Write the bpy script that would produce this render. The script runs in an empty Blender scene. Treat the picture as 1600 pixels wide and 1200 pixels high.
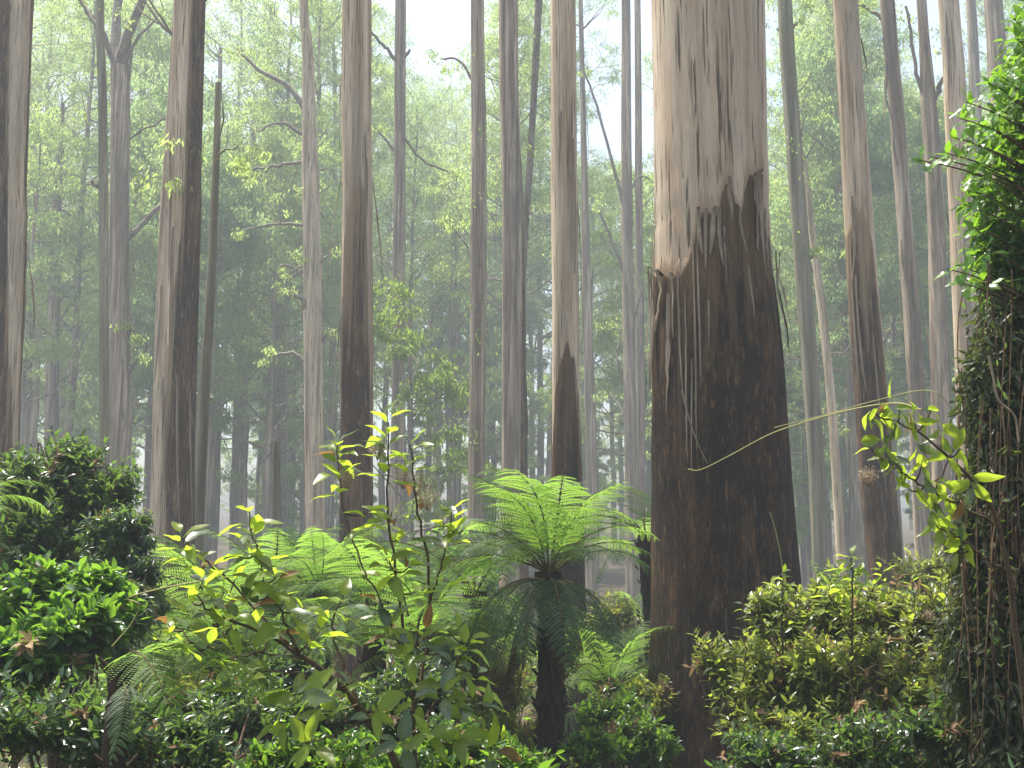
import bpy, math, random
import numpy as np
from mathutils import Vector, Matrix

# ------------------------------------------------------------------ camera, sky, sun, exposure
scene = bpy.context.scene
COL = scene.collection
PITCH = math.radians(8.0)
CAM = np.array([0.0, 0.0, 1.6])
cam_d = bpy.data.cameras.new("camera")
cam_d.sensor_width = 36.0
cam_d.lens = 36.0
cam_d.clip_start = 0.05
cam_d.clip_end = 2000.0
cam_o = bpy.data.objects.new("camera", cam_d)
COL.objects.link(cam_o)
cam_o.location = CAM
cam_o.rotation_euler = (math.radians(90) + PITCH, 0, 0)
scene.camera = cam_o

SUN_EL = math.radians(69)
SUN_AZ = math.radians(-45)          # from straight ahead (+Y), negative = towards the left
world = bpy.data.worlds.new("World")
scene.world = world
world.use_nodes = True
wn = world.node_tree
wn.nodes.clear()
sky = wn.nodes.new("ShaderNodeTexSky")
sky.sky_type = 'NISHITA'
sky.sun_disc = False
sky.sun_elevation = SUN_EL
sky.sun_rotation = SUN_AZ
sky.air_density = 1.0
sky.dust_density = 4.0
sky.ozone_density = 1.0
bg = wn.nodes.new("ShaderNodeBackground")
bg.inputs["Strength"].default_value = 0.15
wo = wn.nodes.new("ShaderNodeOutputWorld")
wn.links.new(sky.outputs[0], bg.inputs[0])
wn.links.new(bg.outputs[0], wo.inputs[0])

sun_d = bpy.data.lights.new("sun", 'SUN')
sun_d.energy = 5.0
sun_d.angle = math.radians(0.6)
sun_d.color = (1.0, 0.95, 0.86)
sun_o = bpy.data.objects.new("sun", sun_d)
COL.objects.link(sun_o)
sdir = Vector((math.sin(SUN_AZ) * math.cos(SUN_EL), math.cos(SUN_AZ) * math.cos(SUN_EL), math.sin(SUN_EL)))
sun_o.rotation_euler = sdir.to_track_quat('Z', 'Y').to_euler()
sun_o.location = (0, 0, 60)

vs = scene.view_settings
vs.view_transform = 'Standard'
vs.look = 'None'
vs.gamma = 1.0
vs.use_curve_mapping = False
vs.exposure = 1.2

cy = scene.cycles
cy.use_denoising = True
try:
    cy.denoiser = 'OPENIMAGEDENOISE'
except Exception:
    pass
cy.use_adaptive_sampling = True
cy.adaptive_threshold = 0.02
cy.max_bounces = 8
cy.diffuse_bounces = 6
cy.glossy_bounces = 2
cy.transmission_bounces = 3
cy.volume_bounces = 0
cy.transparent_max_bounces = 4
cy.caustics_reflective = False
cy.caustics_refractive = False
cy.sample_clamp_indirect = 4.0
cy.sample_clamp_direct = 0.0

# ------------------------------------------------------------------ helpers
FPX = 1600.0
FWD = np.array([0, math.cos(PITCH), math.sin(PITCH)])
UPV = np.array([0, -math.sin(PITCH), math.cos(PITCH)])
RGT = np.array([1.0, 0, 0])


def P(px, py, Y):
    """Point of the place at distance Y (along the ground) in the direction of a photograph pixel."""
    d = FWD + RGT * ((px - 800) / FPX) + UPV * ((600 - py) / FPX)
    return CAM + d * (Y / d[1])


def px2m(w, p):
    return w / FPX * float(np.dot(np.asarray(p) - CAM, FWD))


def smooth(a, b, x):
    t = np.clip((x - a) / (b - a), 0, 1)
    return t * t * (3 - 2 * t)


def ground_z(x, y):
    x = np.asarray(x, float)
    y = np.asarray(y, float)
    z = -2.9 * smooth(1.5, 20, y)
    z = z + 0.10 * np.sin(x * 0.61 + 1.3) * np.sin(y * 0.53 + 0.4) + 0.05 * np.sin(x * 1.9 + y * 1.3)
    z = z + 0.25 * np.sin(x * 0.11 + 0.5) * np.sin(y * 0.09) * smooth(10, 40, y)
    z = z + 0.05 * np.clip(y - 118, 0, None)
    return z


def nrm(a):
    a = np.asarray(a, float)
    return a / (np.linalg.norm(a, axis=-1, keepdims=True) + 1e-12)


class MB:
    """Collects vertices, faces and one random tone per vertex; builds one mesh."""

    def __init__(self):
        self.V, self.F3, self.F4, self.T, self.n = [], [], [], [], 0

    def add(self, V, F, tone=None):
        V = np.asarray(V, float).reshape(-1, 3)
        F = np.asarray(F, int)
        (self.F3 if F.shape[1] == 3 else self.F4).append(F + self.n)
        self.V.append(V)
        self.T.append(np.full(len(V), 0.5) if tone is None else np.asarray(tone, float))
        self.n += len(V)

    def mesh(self, name, mat, smooth_shade=True, offset=None):
        me = bpy.data.meshes.new(name)
        V = np.concatenate(self.V)
        if offset is not None:
            V = V - np.asarray(offset)
        f3 = np.concatenate(self.F3) if self.F3 else np.zeros((0, 3), int)
        f4 = np.concatenate(self.F4) if self.F4 else np.zeros((0, 4), int)
        me.vertices.add(len(V))
        me.vertices.foreach_set("co", V.astype(np.float32).ravel())
        loops = np.concatenate([f3.ravel(), f4.ravel()]).astype(np.int32)
        me.loops.add(len(loops))
        me.loops.foreach_set("vertex_index", loops)
        starts = np.concatenate([np.arange(len(f3)) * 3, len(f3) * 3 + np.arange(len(f4)) * 4]).astype(np.int32)
        me.polygons.add(len(starts))
        me.polygons.foreach_set("loop_start", starts)
        me.polygons.foreach_set("use_smooth", np.full(len(starts), smooth_shade))
        me.update(calc_edges=True)
        at = me.attributes.new("tone", 'FLOAT', 'POINT')
        at.data.foreach_set("value", np.concatenate(self.T).astype(np.float32))
        me.materials.append(mat)
        return me


ROOTLOC = {}


def empty(name, loc, label, cat, group=None):
    o = bpy.data.objects.new(name, None)
    o.empty_display_size = 0.2
    o.location = tuple(float(v) for v in loc)
    COL.objects.link(o)
    o["label"] = label
    o["category"] = cat
    if group:
        o["group"] = group
    ROOTLOC[o] = np.asarray(loc, float)
    return o


def part(name, me, parent, M=None, kind=None):
    """A mesh part; M is its matrix in the parent's own space."""
    o = bpy.data.objects.new(name, me)
    COL.objects.link(o)
    if parent is not None:
        o.parent = parent
    if M is not None:
        o.matrix_local = M
    if kind:
        o["kind"] = kind
    return o


def tag(o, label, cat, group=None, kind=None):
    o["label"] = label
    o["category"] = cat
    if group:
        o["group"] = group
    if kind:
        o["kind"] = kind
    return o


def tube(mb, pts, rad, n=6, tone=None, cap=True):
    pts = np.asarray(pts, float)
    m = len(pts)
    rad = np.broadcast_to(np.asarray(rad, float), (m,))
    t = np.gradient(pts, axis=0)
    t = nrm(t)
    ref = np.array([0.0, 0, 1]) if abs(t[0][2]) < 0.9 else np.array([1.0, 0, 0])
    u = nrm(np.cross(t[0], ref))
    U = np.zeros((m, 3))
    for i in range(m):
        u = u - t[i] * np.dot(u, t[i])
        u = nrm(u)
        U[i] = u
    W = np.cross(t, U)
    a = np.linspace(0, 2 * math.pi, n, endpoint=False)
    V = pts[:, None, :] + rad[:, None, None] * (U[:, None, :] * np.cos(a)[None, :, None] + W[:, None, :] * np.sin(a)[None, :, None])
    i, j = np.meshgrid(np.arange(m - 1), np.arange(n), indexing='ij')
    j2 = (j + 1) % n
    F = np.stack([i * n + j, i * n + j2, (i + 1) * n + j2, (i + 1) * n + j], -1).reshape(-1, 4)
    mb.add(V.reshape(-1, 3), F, None if tone is None else np.full(m * n, tone))


def bez(p0, p1, p2, m):
    t = np.linspace(0, 1, m)[:, None]
    return (1 - t) ** 2 * np.asarray(p0) + 2 * t * (1 - t) * np.asarray(p1) + t * t * np.asarray(p2)


def smooth_poly(pts, m):
    """Catmull-Rom through the points (any number of columns)."""
    pts = np.asarray(pts, float)
    k = len(pts)
    if k == 2:
        t = np.linspace(0, 1, m)[:, None]
        return pts[0] * (1 - t) + pts[1] * t
    ext = np.vstack([2 * pts[0] - pts[1], pts, 2 * pts[-1] - pts[-2]])
    s = np.linspace(0, k - 1 - 1e-9, m)
    i = s.astype(int)
    t = (s - i)[:, None]
    p0, p1, p2, p3 = ext[i], ext[i + 1], ext[i + 2], ext[i + 3]
    return 0.5 * (2 * p1 + (p2 - p0) * t + (2 * p0 - 5 * p1 + 4 * p2 - p3) * t ** 2 + (3 * p1 - p0 - 3 * p2 + p3) * t ** 3)


def ringnoise(rng, th, z, amp=1.0, kz=0.6, kt=6, terms=10):
    """Wavy noise on a cylinder: th and z arrays of one shape."""
    out = np.zeros_like(th)
    for _ in range(terms):
        k = rng.integers(1, kt + 1)
        out += np.sin(k * th + rng.uniform(-kz, kz) * z * 2 * math.pi + rng.uniform(0, 6.28)) / math.sqrt(k)
    return amp * out / math.sqrt(terms)


def leaf_quads(mb, C, D, N, L, W, tone, fold=0.0, droop=0.0, wide=0.45):
    """Leaves: rhombic blades, folded along the midrib if fold > 0."""
    C = np.asarray(C, float)
    n = len(C)
    if n == 0:
        return
    D = nrm(D)
    S = nrm(np.cross(D, N))
    N = np.cross(S, D)
    L = np.broadcast_to(np.asarray(L, float), (n,))[:, None]
    W = np.broadcast_to(np.asarray(W, float), (n,))[:, None]
    b = C
    t = C + D * L - N * L * droop
    if fold == 0:
        l = C + D * L * wide + S * W * .5
        r = C + D * L * wide - S * W * .5
        V = np.stack([b, r, t, l], 1).reshape(-1, 3)
        F = np.arange(n)[:, None] * 4 + np.array([0, 1, 2, 3])
        mb.add(V, F, np.repeat(tone, 4))
    else:
        m = C + D * L * 0.55 - N * L * droop * .25
        w1 = S * W * .44 + N * W * fold
        w2 = S * W * .42 + N * W * fold
        q1 = C + D * L * 0.30
        q2 = C + D * L * 0.66 - N * L * droop * .4
        V = np.stack([b, q1 - w1 + 2 * N * W * fold, q2 - w2 + 2 * N * W * fold, t, q2 + w2, q1 + w1, m], 1).reshape(-1, 3)
        k = np.arange(n)[:, None, None] * 7
        mb.add(V, (k + np.array([[0, 1, 2, 6], [0, 6, 4, 5]])[None]).reshape(-1, 4), np.repeat(tone, 7))
        mb.F3.append((k + np.array([[6, 2, 3], [6, 3, 4]])[None]).reshape(-1, 3) + mb.n - len(V))


# ------------------------------------------------------------------ materials
def new_mat(name):
    m = bpy.data.materials.new(name)
    m.use_nodes = True
    nt = m.node_tree
    nt.nodes.clear()
    out = nt.nodes.new("ShaderNodeOutputMaterial")
    return m, nt, out


def node(nt, t, **kw):
    n = nt.nodes.new(t)
    for k, v in kw.items():
        if k in n.inputs:
            n.inputs[k].default_value = v
        else:
            setattr(n, k, v)
    return n


def ramp(nt, fac, stops):
    r = nt.nodes.new("ShaderNodeValToRGB")
    el = r.color_ramp.elements
    while len(el) < len(stops):
        el.new(0.5)
    for e, (p, c) in zip(el, stops):
        e.position = p
        e.color = (*c, 1)
    nt.links.new(fac, r.inputs[0])
    return r.outputs[0]


def mixc(nt, fac, a, b, mode='MIX'):
    n = nt.nodes.new("ShaderNodeMix")
    n.data_type = 'RGBA'
    n.blend_type = mode
    for s, v in ((0, fac), (6, a), (7, b)):
        if hasattr(v, "is_linked") or isinstance(v, bpy.types.NodeSocket):
            nt.links.new(v, n.inputs[s])
        elif s == 0:
            n.inputs[0].default_value = v
        else:
            n.inputs[s].default_value = (*v, 1)
    return n.outputs[2]


def leaf_mat(name, lo, hi, tr, fac=0.4, rough=0.45, spec=0.4, obj_var=0.25):
    m, nt, out = new_mat(name)
    at = node(nt, "ShaderNodeAttribute", attribute_name="tone")
    col = ramp(nt, at.outputs["Fac"], [(0.0, lo), (0.85, hi), (1.0, tuple(min(1, c * 1.25) for c in hi))])
    oi = node(nt, "ShaderNodeObjectInfo")
    hsv = node(nt, "ShaderNodeHueSaturation")
    mr = node(nt, "ShaderNodeMapRange")
    mr.inputs["To Min"].default_value = 1 - obj_var
    mr.inputs["To Max"].default_value = 1 + obj_var
    nt.links.new(oi.outputs["Random"], mr.inputs["Value"])
    nt.links.new(mr.outputs[0], hsv.inputs["Value"])
    mh = node(nt, "ShaderNodeMapRange")
    mh.inputs["To Min"].default_value = 0.485
    mh.inputs["To Max"].default_value = 0.512
    oi2 = node(nt, "ShaderNodeMath", operation='FRACT')
    mm = node(nt, "ShaderNodeMath", operation='MULTIPLY')
    mm.inputs[1].default_value = 7.31
    nt.links.new(oi.outputs["Random"], mm.inputs[0])
    nt.links.new(mm.outputs[0], oi2.inputs[0])
    nt.links.new(oi2.outputs[0], mh.inputs["Value"])
    nt.links.new(mh.outputs[0], hsv.inputs["Hue"])
    nt.links.new(col, hsv.inputs["Color"])
    pb = node(nt, "ShaderNodeBsdfPrincipled")
    pb.inputs["Roughness"].default_value = rough
    pb.inputs["Specular IOR Level"].default_value = spec
    nt.links.new(hsv.outputs[0], pb.inputs["Base Color"])
    tb = node(nt, "ShaderNodeBsdfTranslucent")
    tc = mixc(nt, 0.72, hsv.outputs[0], tr)
    nt.links.new(tc, tb.inputs["Color"])
    mx = node(nt, "ShaderNodeMixShader")
    mx.inputs[0].default_value = fac
    nt.links.new(pb.outputs[0], mx.inputs[1])
    nt.links.new(tb.outputs[0], mx.inputs[2])
    nt.links.new(mx.outputs[0], out.inputs[0])
    return m


def bark_mat(name, stops, slit=(0.10, 0.075, 0.05), slit_amt=0.8, patch=(0.3, 0.24, 0.16), patch_amt=0.5, sxy=5.0, sz=0.16,
             rough=0.8, bump=0.25, fray=None, grain=(0.82, 1.1)):
    m, nt, out = new_mat(name)
    tc = node(nt, "ShaderNodeTexCoord")
    oi = node(nt, "ShaderNodeObjectInfo")
    mul = node(nt, "ShaderNodeMath", operation='MULTIPLY')
    mul.inputs[1].default_value = 91.7
    nt.links.new(oi.outputs["Random"], mul.inputs[0])
    add = node(nt, "ShaderNodeVectorMath", operation='ADD')
    nt.links.new(tc.outputs["Object"], add.inputs[0])
    cmb = node(nt, "ShaderNodeCombineXYZ")
    nt.links.new(mul.outputs[0], cmb.inputs[2])
    nt.links.new(mul.outputs[0], cmb.inputs[0])
    nt.links.new(cmb.outputs[0], add.inputs[1])

    def noise(scx, scz, detail=5.0, rough_=0.55, dist=0.0):
        mp = node(nt, "ShaderNodeMapping")
        mp.inputs["Scale"].default_value = (scx, scx, scz)
        nt.links.new(add.outputs[0], mp.inputs["Vector"])
        nz = node(nt, "ShaderNodeTexNoise", Detail=detail, Roughness=rough_, Distortion=dist)
        nz.inputs["Scale"].default_value = 1.0
        nt.links.new(mp.outputs[0], nz.inputs["Vector"])
        return nz.outputs["Fac"]

    n1 = noise(sxy, sz, 5, 0.6)
    base = ramp(nt, n1, stops)
    n2 = noise(sxy * 0.35, sz * 1.4, 4, 0.6, 0.4)
    pf = ramp(nt, n2, [(0.49, (0, 0, 0)), (0.60, (patch_amt,) * 3)])
    c2 = mixc(nt, pf, base, patch)
    n3 = noise(sxy * 4.2, sz * 4.0, 3, 0.6, 0.2)
    sf = ramp(nt, n3, [(0.57, (0, 0, 0)), (0.64, (slit_amt,) * 3)])
    c3 = mixc(nt, sf, c2, slit)
    n4 = noise(sxy * 14, sz * 12, 3, 0.6)
    g = ramp(nt, n4, [(0.36, (grain[0],) * 3), (0.64, (grain[1],) * 3)])
    c4 = mixc(nt, 1.0, c3, g, 'MULTIPLY')
    if fray:
        at = node(nt, "ShaderNodeAttribute", attribute_name="tone")
        sm = node(nt, "ShaderNodeMath", operation='ADD')
        nt.links.new(at.outputs["Fac"], sm.inputs[0])
        nt.links.new(noise(sxy * 1.3, sz * 0.35, 4, 0.65), sm.inputs[1])
        ff = ramp(nt, sm.outputs[0], [(0.0, (0, 0, 0)), (0.80, (0, 0, 0)), (1.0, (0.75,) * 3)])
        c4 = mixc(nt, ff, c4, fray)
    pb = node(nt, "ShaderNodeBsdfPrincipled")
    pb.inputs["Roughness"].default_value = rough
    pb.inputs["Specular IOR Level"].default_value = 0.2
    nt.links.new(c4, pb.inputs["Base Color"])
    bp = node(nt, "ShaderNodeBump", Strength=bump, Distance=0.02)
    ad = node(nt, "ShaderNodeMath", operation='SUBTRACT')
    nt.links.new(n4, ad.inputs[0])
    nt.links.new(n3, ad.inputs[1])
    nt.links.new(ad.outputs[0], bp.inputs["Height"])
    nt.links.new(bp.outputs[0], pb.inputs["Normal"])
    nt.links.new(pb.outputs[0], out.inputs[0])
    return m


def plain_mat(name, a, b, scale=8.0, rough=0.85, stretch=1.0, bump=0.3):
    m, nt, out = new_mat(name)
    tc = node(nt, "ShaderNodeTexCoord")
    mp = node(nt, "ShaderNodeMapping")
    mp.inputs["Scale"].default_value = (1, 1, stretch)
    nt.links.new(tc.outputs["Object"], mp.inputs[0])
    nz = node(nt, "ShaderNodeTexNoise", Scale=scale, Detail=6.0, Roughness=0.65)
    nt.links.new(mp.outputs[0], nz.inputs["Vector"])
    c = ramp(nt, nz.outputs["Fac"], [(0.3, a), (0.7, b)])
    pb = node(nt, "ShaderNodeBsdfPrincipled")
    pb.inputs["Roughness"].default_value = rough
    pb.inputs["Specular IOR Level"].default_value = 0.15
    nt.links.new(c, pb.inputs["Base Color"])
    bp = node(nt, "ShaderNodeBump", Strength=bump, Distance=0.03)
    nt.links.new(nz.outputs["Fac"], bp.inputs["Height"])
    nt.links.new(bp.outputs[0], pb.inputs["Normal"])
    nt.links.new(pb.outputs[0], out.inputs[0])
    return m


M_CREAM = bark_mat("bark_cream", [(0.35, (0.194, 0.122, 0.068)), (0.43, (0.423, 0.307, 0.191)), (0.53, (0.568, 0.439, 0.294)), (0.64, (0.750, 0.604, 0.419))],
                   patch=(0.36, 0.30, 0.21), patch_amt=0.6)
M_BIG = bark_mat("bark_big", [(0.33, (0.285, 0.176, 0.094)), (0.41, (0.463, 0.342, 0.224)), (0.55, (0.569, 0.442, 0.305)), (0.66, (0.654, 0.532, 0.384))],
                 slit=(0.09, 0.065, 0.035), slit_amt=0.9, patch=(0.40, 0.33, 0.22), patch_amt=0.4, sxy=4.5, sz=0.2)
M_GREY = bark_mat("bark_grey", [(0.34, (0.093, 0.066, 0.043)), (0.43, (0.231, 0.176, 0.122)), (0.53, (0.380, 0.300, 0.215)), (0.64, (0.584, 0.480, 0.352))],
                  patch=(0.19, 0.155, 0.115), patch_amt=0.8)
M_OLIVE = bark_mat("bark_olive", [(0.34, (0.10, 0.085, 0.05)), (0.5, (0.23, 0.205, 0.135)), (0.66, (0.36, 0.33, 0.235))],
                   patch=(0.17, 0.16, 0.08), patch_amt=0.6, slit_amt=0.5)
M_ROUGH = bark_mat("bark_rough", [(0.25, (0.018, 0.010, 0.005)), (0.45, (0.038, 0.022, 0.011)), (0.6, (0.071, 0.038, 0.018)), (0.8, (0.141, 0.076, 0.033))],
                   slit=(0.20, 0.12, 0.06), slit_amt=0.5, patch=(0.020, 0.014, 0.009), patch_amt=0.8, sxy=6.0, sz=0.9, rough=0.95, bump=1.0, fray=(0.17, 0.105, 0.05), grain=(0.35, 1.5))
M_ROUGHM = bark_mat("bark_rough_brown", [(0.25, (0.035, 0.019, 0.009)), (0.42, (0.079, 0.044, 0.022)), (0.58, (0.148, 0.085, 0.041)), (0.78, (0.271, 0.163, 0.080))],
                    slit=(0.36, 0.25, 0.15), slit_amt=0.5, patch=(0.05, 0.036, 0.024), patch_amt=0.85, sxy=5.0, sz=0.45, rough=0.95, bump=0.8, fray=(0.36, 0.255, 0.15), grain=(0.5, 1.35))
M_INNER = bark_mat("bark_inner", [(0.25, (0.147, 0.085, 0.038)), (0.45, (0.315, 0.200, 0.102)), (0.6, (0.420, 0.300, 0.170)), (0.8, (0.525, 0.400, 0.246))],
                   slit=(0.06, 0.04, 0.02), slit_amt=0.8, patch=(0.13, 0.085, 0.045), patch_amt=0.8, sxy=6.0, sz=0.3, fray=(0.36, 0.26, 0.17))
M_STRIP = bark_mat("bark_strip", [(0.3, (0.136, 0.088, 0.052)), (0.5, (0.256, 0.192, 0.128)), (0.75, (0.376, 0.304, 0.224))], slit_amt=0.4, patch_amt=0.4, sxy=14, sz=0.8)
M_LIMB = bark_mat("bark_limb", [(0.25, (0.10, 0.08, 0.065)), (0.5, (0.23, 0.195, 0.16)), (0.75, (0.40, 0.35, 0.30))], patch_amt=0.4, sxy=4, sz=2.0)
M_STEM = plain_mat("stem_brown", (0.045, 0.028, 0.016), (0.13, 0.085, 0.05), 30)
M_FERNTRUNK = plain_mat("fern_trunk", (0.018, 0.013, 0.009), (0.07, 0.048, 0.03), 26, 0.95, 0.3, 0.8)
M_RACHIS = plain_mat("fern_stalk", (0.05, 0.04, 0.015), (0.11, 0.095, 0.03), 12)
M_GROUND = plain_mat("leaf_litter", (0.03, 0.022, 0.012), (0.12, 0.085, 0.045), 2.5)

M_EUC = leaf_mat("eucalypt_leaves", (0.065, 0.11, 0.035), (0.14, 0.215, 0.065), (0.62, 0.80, 0.22), 0.66, 0.5, 0.25)
M_EUCB = leaf_mat("eucalypt_leaves_blue", (0.055, 0.10, 0.045), (0.115, 0.19, 0.08), (0.52, 0.72, 0.26), 0.64, 0.5, 0.25)
M_EUCY = leaf_mat("eucalypt_leaves_young", (0.07, 0.12, 0.028), (0.14, 0.22, 0.045), (0.42, 0.60, 0.08), 0.55, 0.45, 0.25)
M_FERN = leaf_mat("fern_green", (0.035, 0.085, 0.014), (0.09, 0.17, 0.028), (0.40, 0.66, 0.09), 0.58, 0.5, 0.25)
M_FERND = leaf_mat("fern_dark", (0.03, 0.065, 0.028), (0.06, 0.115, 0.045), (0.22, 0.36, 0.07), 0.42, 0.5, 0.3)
M_DEAD = leaf_mat("fern_dead", (0.035, 0.022, 0.013), (0.11, 0.07, 0.038), (0.2, 0.12, 0.05), 0.25, 0.7, 0.2)
M_BROAD = leaf_mat("broad_leaf", (0.11, 0.155, 0.02), (0.18, 0.25, 0.03), (0.54, 0.72, 0.05), 0.6, 0.36, 0.45)
M_BROAD2 = leaf_mat("broad_leaf_grey", (0.05, 0.085, 0.035), (0.085, 0.13, 0.055), (0.2, 0.29, 0.06), 0.35, 0.3, 0.6)
M_BROADB = leaf_mat("broad_leaf_brown", (0.11, 0.055, 0.02), (0.22, 0.13, 0.04), (0.4, 0.22, 0.06), 0.4, 0.6, 0.3)
M_DARKBUSH = leaf_mat("bush_dark", (0.016, 0.036, 0.012), (0.04, 0.078, 0.022), (0.22, 0.38, 0.05), 0.45, 0.26, 0.7)
M_MIDBUSH = leaf_mat("bush_green", (0.025, 0.065, 0.012), (0.065, 0.14, 0.022), (0.30, 0.55, 0.04), 0.52, 0.28, 0.65)
M_LIGHTBUSH = leaf_mat("bush_yellow", (0.045, 0.065, 0.016), (0.15, 0.185, 0.035), (0.52, 0.60, 0.08), 0.52, 0.30, 0.6)
M_VINE = leaf_mat("vine_leaf", (0.024, 0.030, 0.012), (0.065, 0.085, 0.028), (0.20, 0.27, 0.05), 0.3, 0.45, 0.35)
M_BRIGHT = leaf_mat("bright_leaf", (0.06, 0.15, 0.015), (0.11, 0.24, 0.025), (0.30, 0.58, 0.03), 0.5, 0.3, 0.55)
M_DEADLEAF = leaf_mat("dead_leaf", (0.10, 0.055, 0.025), (0.26, 0.17, 0.09), (0.4, 0.26, 0.12), 0.35, 0.6, 0.3)
M_GRASS = leaf_mat("grass", (0.06, 0.085, 0.02), (0.14, 0.17, 0.05), (0.3, 0.36, 0.08), 0.45, 0.5, 0.3)
M_FLUFF = leaf_mat("seed_fluff", (0.30, 0.22, 0.15), (0.5, 0.40, 0.29), (0.65, 0.52, 0.38), 0.5, 0.8, 0.1)

# ------------------------------------------------------------------ ground
def build_ground():
    xs = np.concatenate([np.linspace(-240, -40, 30)[:-1], np.linspace(-40, 40, 81), np.linspace(40, 240, 30)[1:]])
    ys = np.concatenate([np.linspace(-50, -6, 12)[:-1], np.linspace(-6, 60, 100), np.linspace(60, 290, 60)[1:]])
    X, Y = np.meshgrid(xs, ys)
    V = np.stack([X, Y, ground_z(X, Y)], -1).reshape(-1, 3)
    ny, nx = X.shape
    i, j = np.meshgrid(np.arange(ny - 1), np.arange(nx - 1), indexing='ij')
    F = np.stack([i * nx + j, i * nx + j + 1, (i + 1) * nx + j + 1, (i + 1) * nx + j], -1).reshape(-1, 4)
    mb = MB()
    mb.add(V, F)
    o = part("ground", mb.mesh("ground", M_GROUND), None)
    o["kind"] = "structure"
    o["label"] = "sloping forest floor of brown leaf litter"


build_ground()


# ------------------------------------------------------------------ crowns and far trees
def clump(mb, rng, c, r, n, leafL=0.30, leafW=0.085, flat=0.62):
    """A drooping eucalypt leaf clump: leaves thickest near the top and the outside."""
    k = max(2, int(n / 60))
    sub = nrm(rng.normal(size=(k, 3))) * rng.uniform(0.35, 0.95, (k, 1)) * np.array([1, 1, flat]) * r
    sub[:, 2] = np.where(sub[:, 2] < -0.25 * r, sub[:, 2] * 0.4, sub[:, 2])
    idx = rng.integers(0, k, n)
    p = c + sub[idx] + rng.normal(size=(n, 3)) * np.array([1, 1, 0.7]) * r * 0.17
    D = np.stack([rng.normal(size=n) * .6, rng.normal(size=n) * .6, -0.45 - rng.random(n) * .9], 1)
    N = rng.normal(size=(n, 3))
    s = rng.uniform(0.65, 1.3, n)
    leaf_quads(mb, p, D, N, leafL * s, leafW * s, np.clip(rng.normal(0.5, 0.25, n), 0, 1))


def limb(wood, rng, a, b, r0, r1, sag=0.12, m=7, n=5):
    a, b = np.asarray(a, float), np.asarray(b, float)
    L = np.linalg.norm(b - a)
    mid = (a + b) / 2 + rng.normal(size=3) * L * 0.09 + np.array([0, 0, -sag * L])
    pts = bez(a, mid, b, m)
    pts[1:-1] += rng.normal(size=(m - 2, 3)) * L * 0.012
    tube(wood, pts, np.linspace(r0, r1, m), n)
    return pts


def far_tree(seed, H, r0, zb, spread, nlimb, nleaf, crown_mat, bark):
    """A whole tree in its own space: trunk with limbs, and a crown of leaf clumps."""
    rng = np.random.default_rng(seed)
    wood, crown = MB(), MB()
    m = 26
    z = np.linspace(0, H * 0.97, m)
    wob = np.cumsum(rng.normal(size=(m, 2)) * 0.05 * H / 40, axis=0)
    lean = rng.normal(size=2) * 0.02
    pts = np.column_stack([wob[:, 0] + lean[0] * z, wob[:, 1] + lean[1] * z, z])
    rad = r0 * (0.12 + 0.88 * (1 - z / H) ** 0.75) * (1 + 0.5 * np.exp(-z / 0.8))
    tube(wood, pts, rad, 9)
    for i in range(nlimb):
        f = (i + rng.random()) / nlimb
        zz = zb + (H * 0.96 - zb) * f ** 0.9
        k = int(np.searchsorted(z, zz).clip(1, m - 1))
        a = pts[k - 1] + (pts[k] - pts[k - 1]) * ((zz - z[k - 1]) / (z[k] - z[k - 1]))
        rr = np.interp(zz, z, rad)
        az = rng.uniform(0, 6.283)
        reach = spread * (0.55 + 0.75 * rng.random()) * (1 - 0.45 * f)
        rise = reach * rng.uniform(0.15, 0.95)
        e = a + np.array([math.cos(az) * reach, math.sin(az) * reach, rise])
        lp = limb(wood, rng, a, e, min(rr * 0.55, 0.045 + reach * 0.026), 0.02, sag=rng.uniform(-0.05, 0.2))
        if rng.random() < 0.12:
            continue
        ends = [e]
        for _ in range(rng.integers(1, 4)):
            s = lp[rng.integers(3, 6)]
            e2 = s + nrm(rng.normal(size=3) + np.array([0, 0, 0.6])) * reach * rng.uniform(0.3, 0.55)
            limb(wood, rng, s, e2, 0.045, 0.014, 0.05, 4, 4)
            ends.append(e2)
        for e_ in ends:
            clump(crown, rng, e_, spread * rng.uniform(0.24, 0.46), int(nleaf * rng.uniform(0.6, 1.3)))
    clump(crown, rng, pts[-1], spread * 0.5, nleaf)
    return wood.mesh("trunk", bark), crown.mesh("crown", crown_mat, False)


VAR_TALL = [far_tree(100 + i, 56 + 3 * (i % 3), 0.42, 17 + 4 * (i % 3), 6.4, 34, 300, [M_EUC, M_EUCB, M_EUC][i % 3], [M_GREY, M_CREAM][i % 2]) for i in range(5)]
VAR_MID = [far_tree(200 + i, 33 + 2 * i, 0.27, 9 + 2 * i, 5.2, 28, 280, [M_EUC, M_EUCB][i % 2], [M_GREY, M_LIMB][i % 2]) for i in range(5)]
VAR_LOW = [far_tree(300 + i, 15 + 2 * i, 0.13, 2.0 + i, 3.2, 20, 170, [M_EUCY, M_EUC, M_EUCY][i % 3], M_LIMB) for i in range(4)]

rngF = np.random.default_rng(7)
GAPS = [(585, 735, 125), (895, 1015, 250), (1195, 1222, 260), (1475, 1500, 60), (1535, 1548, 150)]


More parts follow.
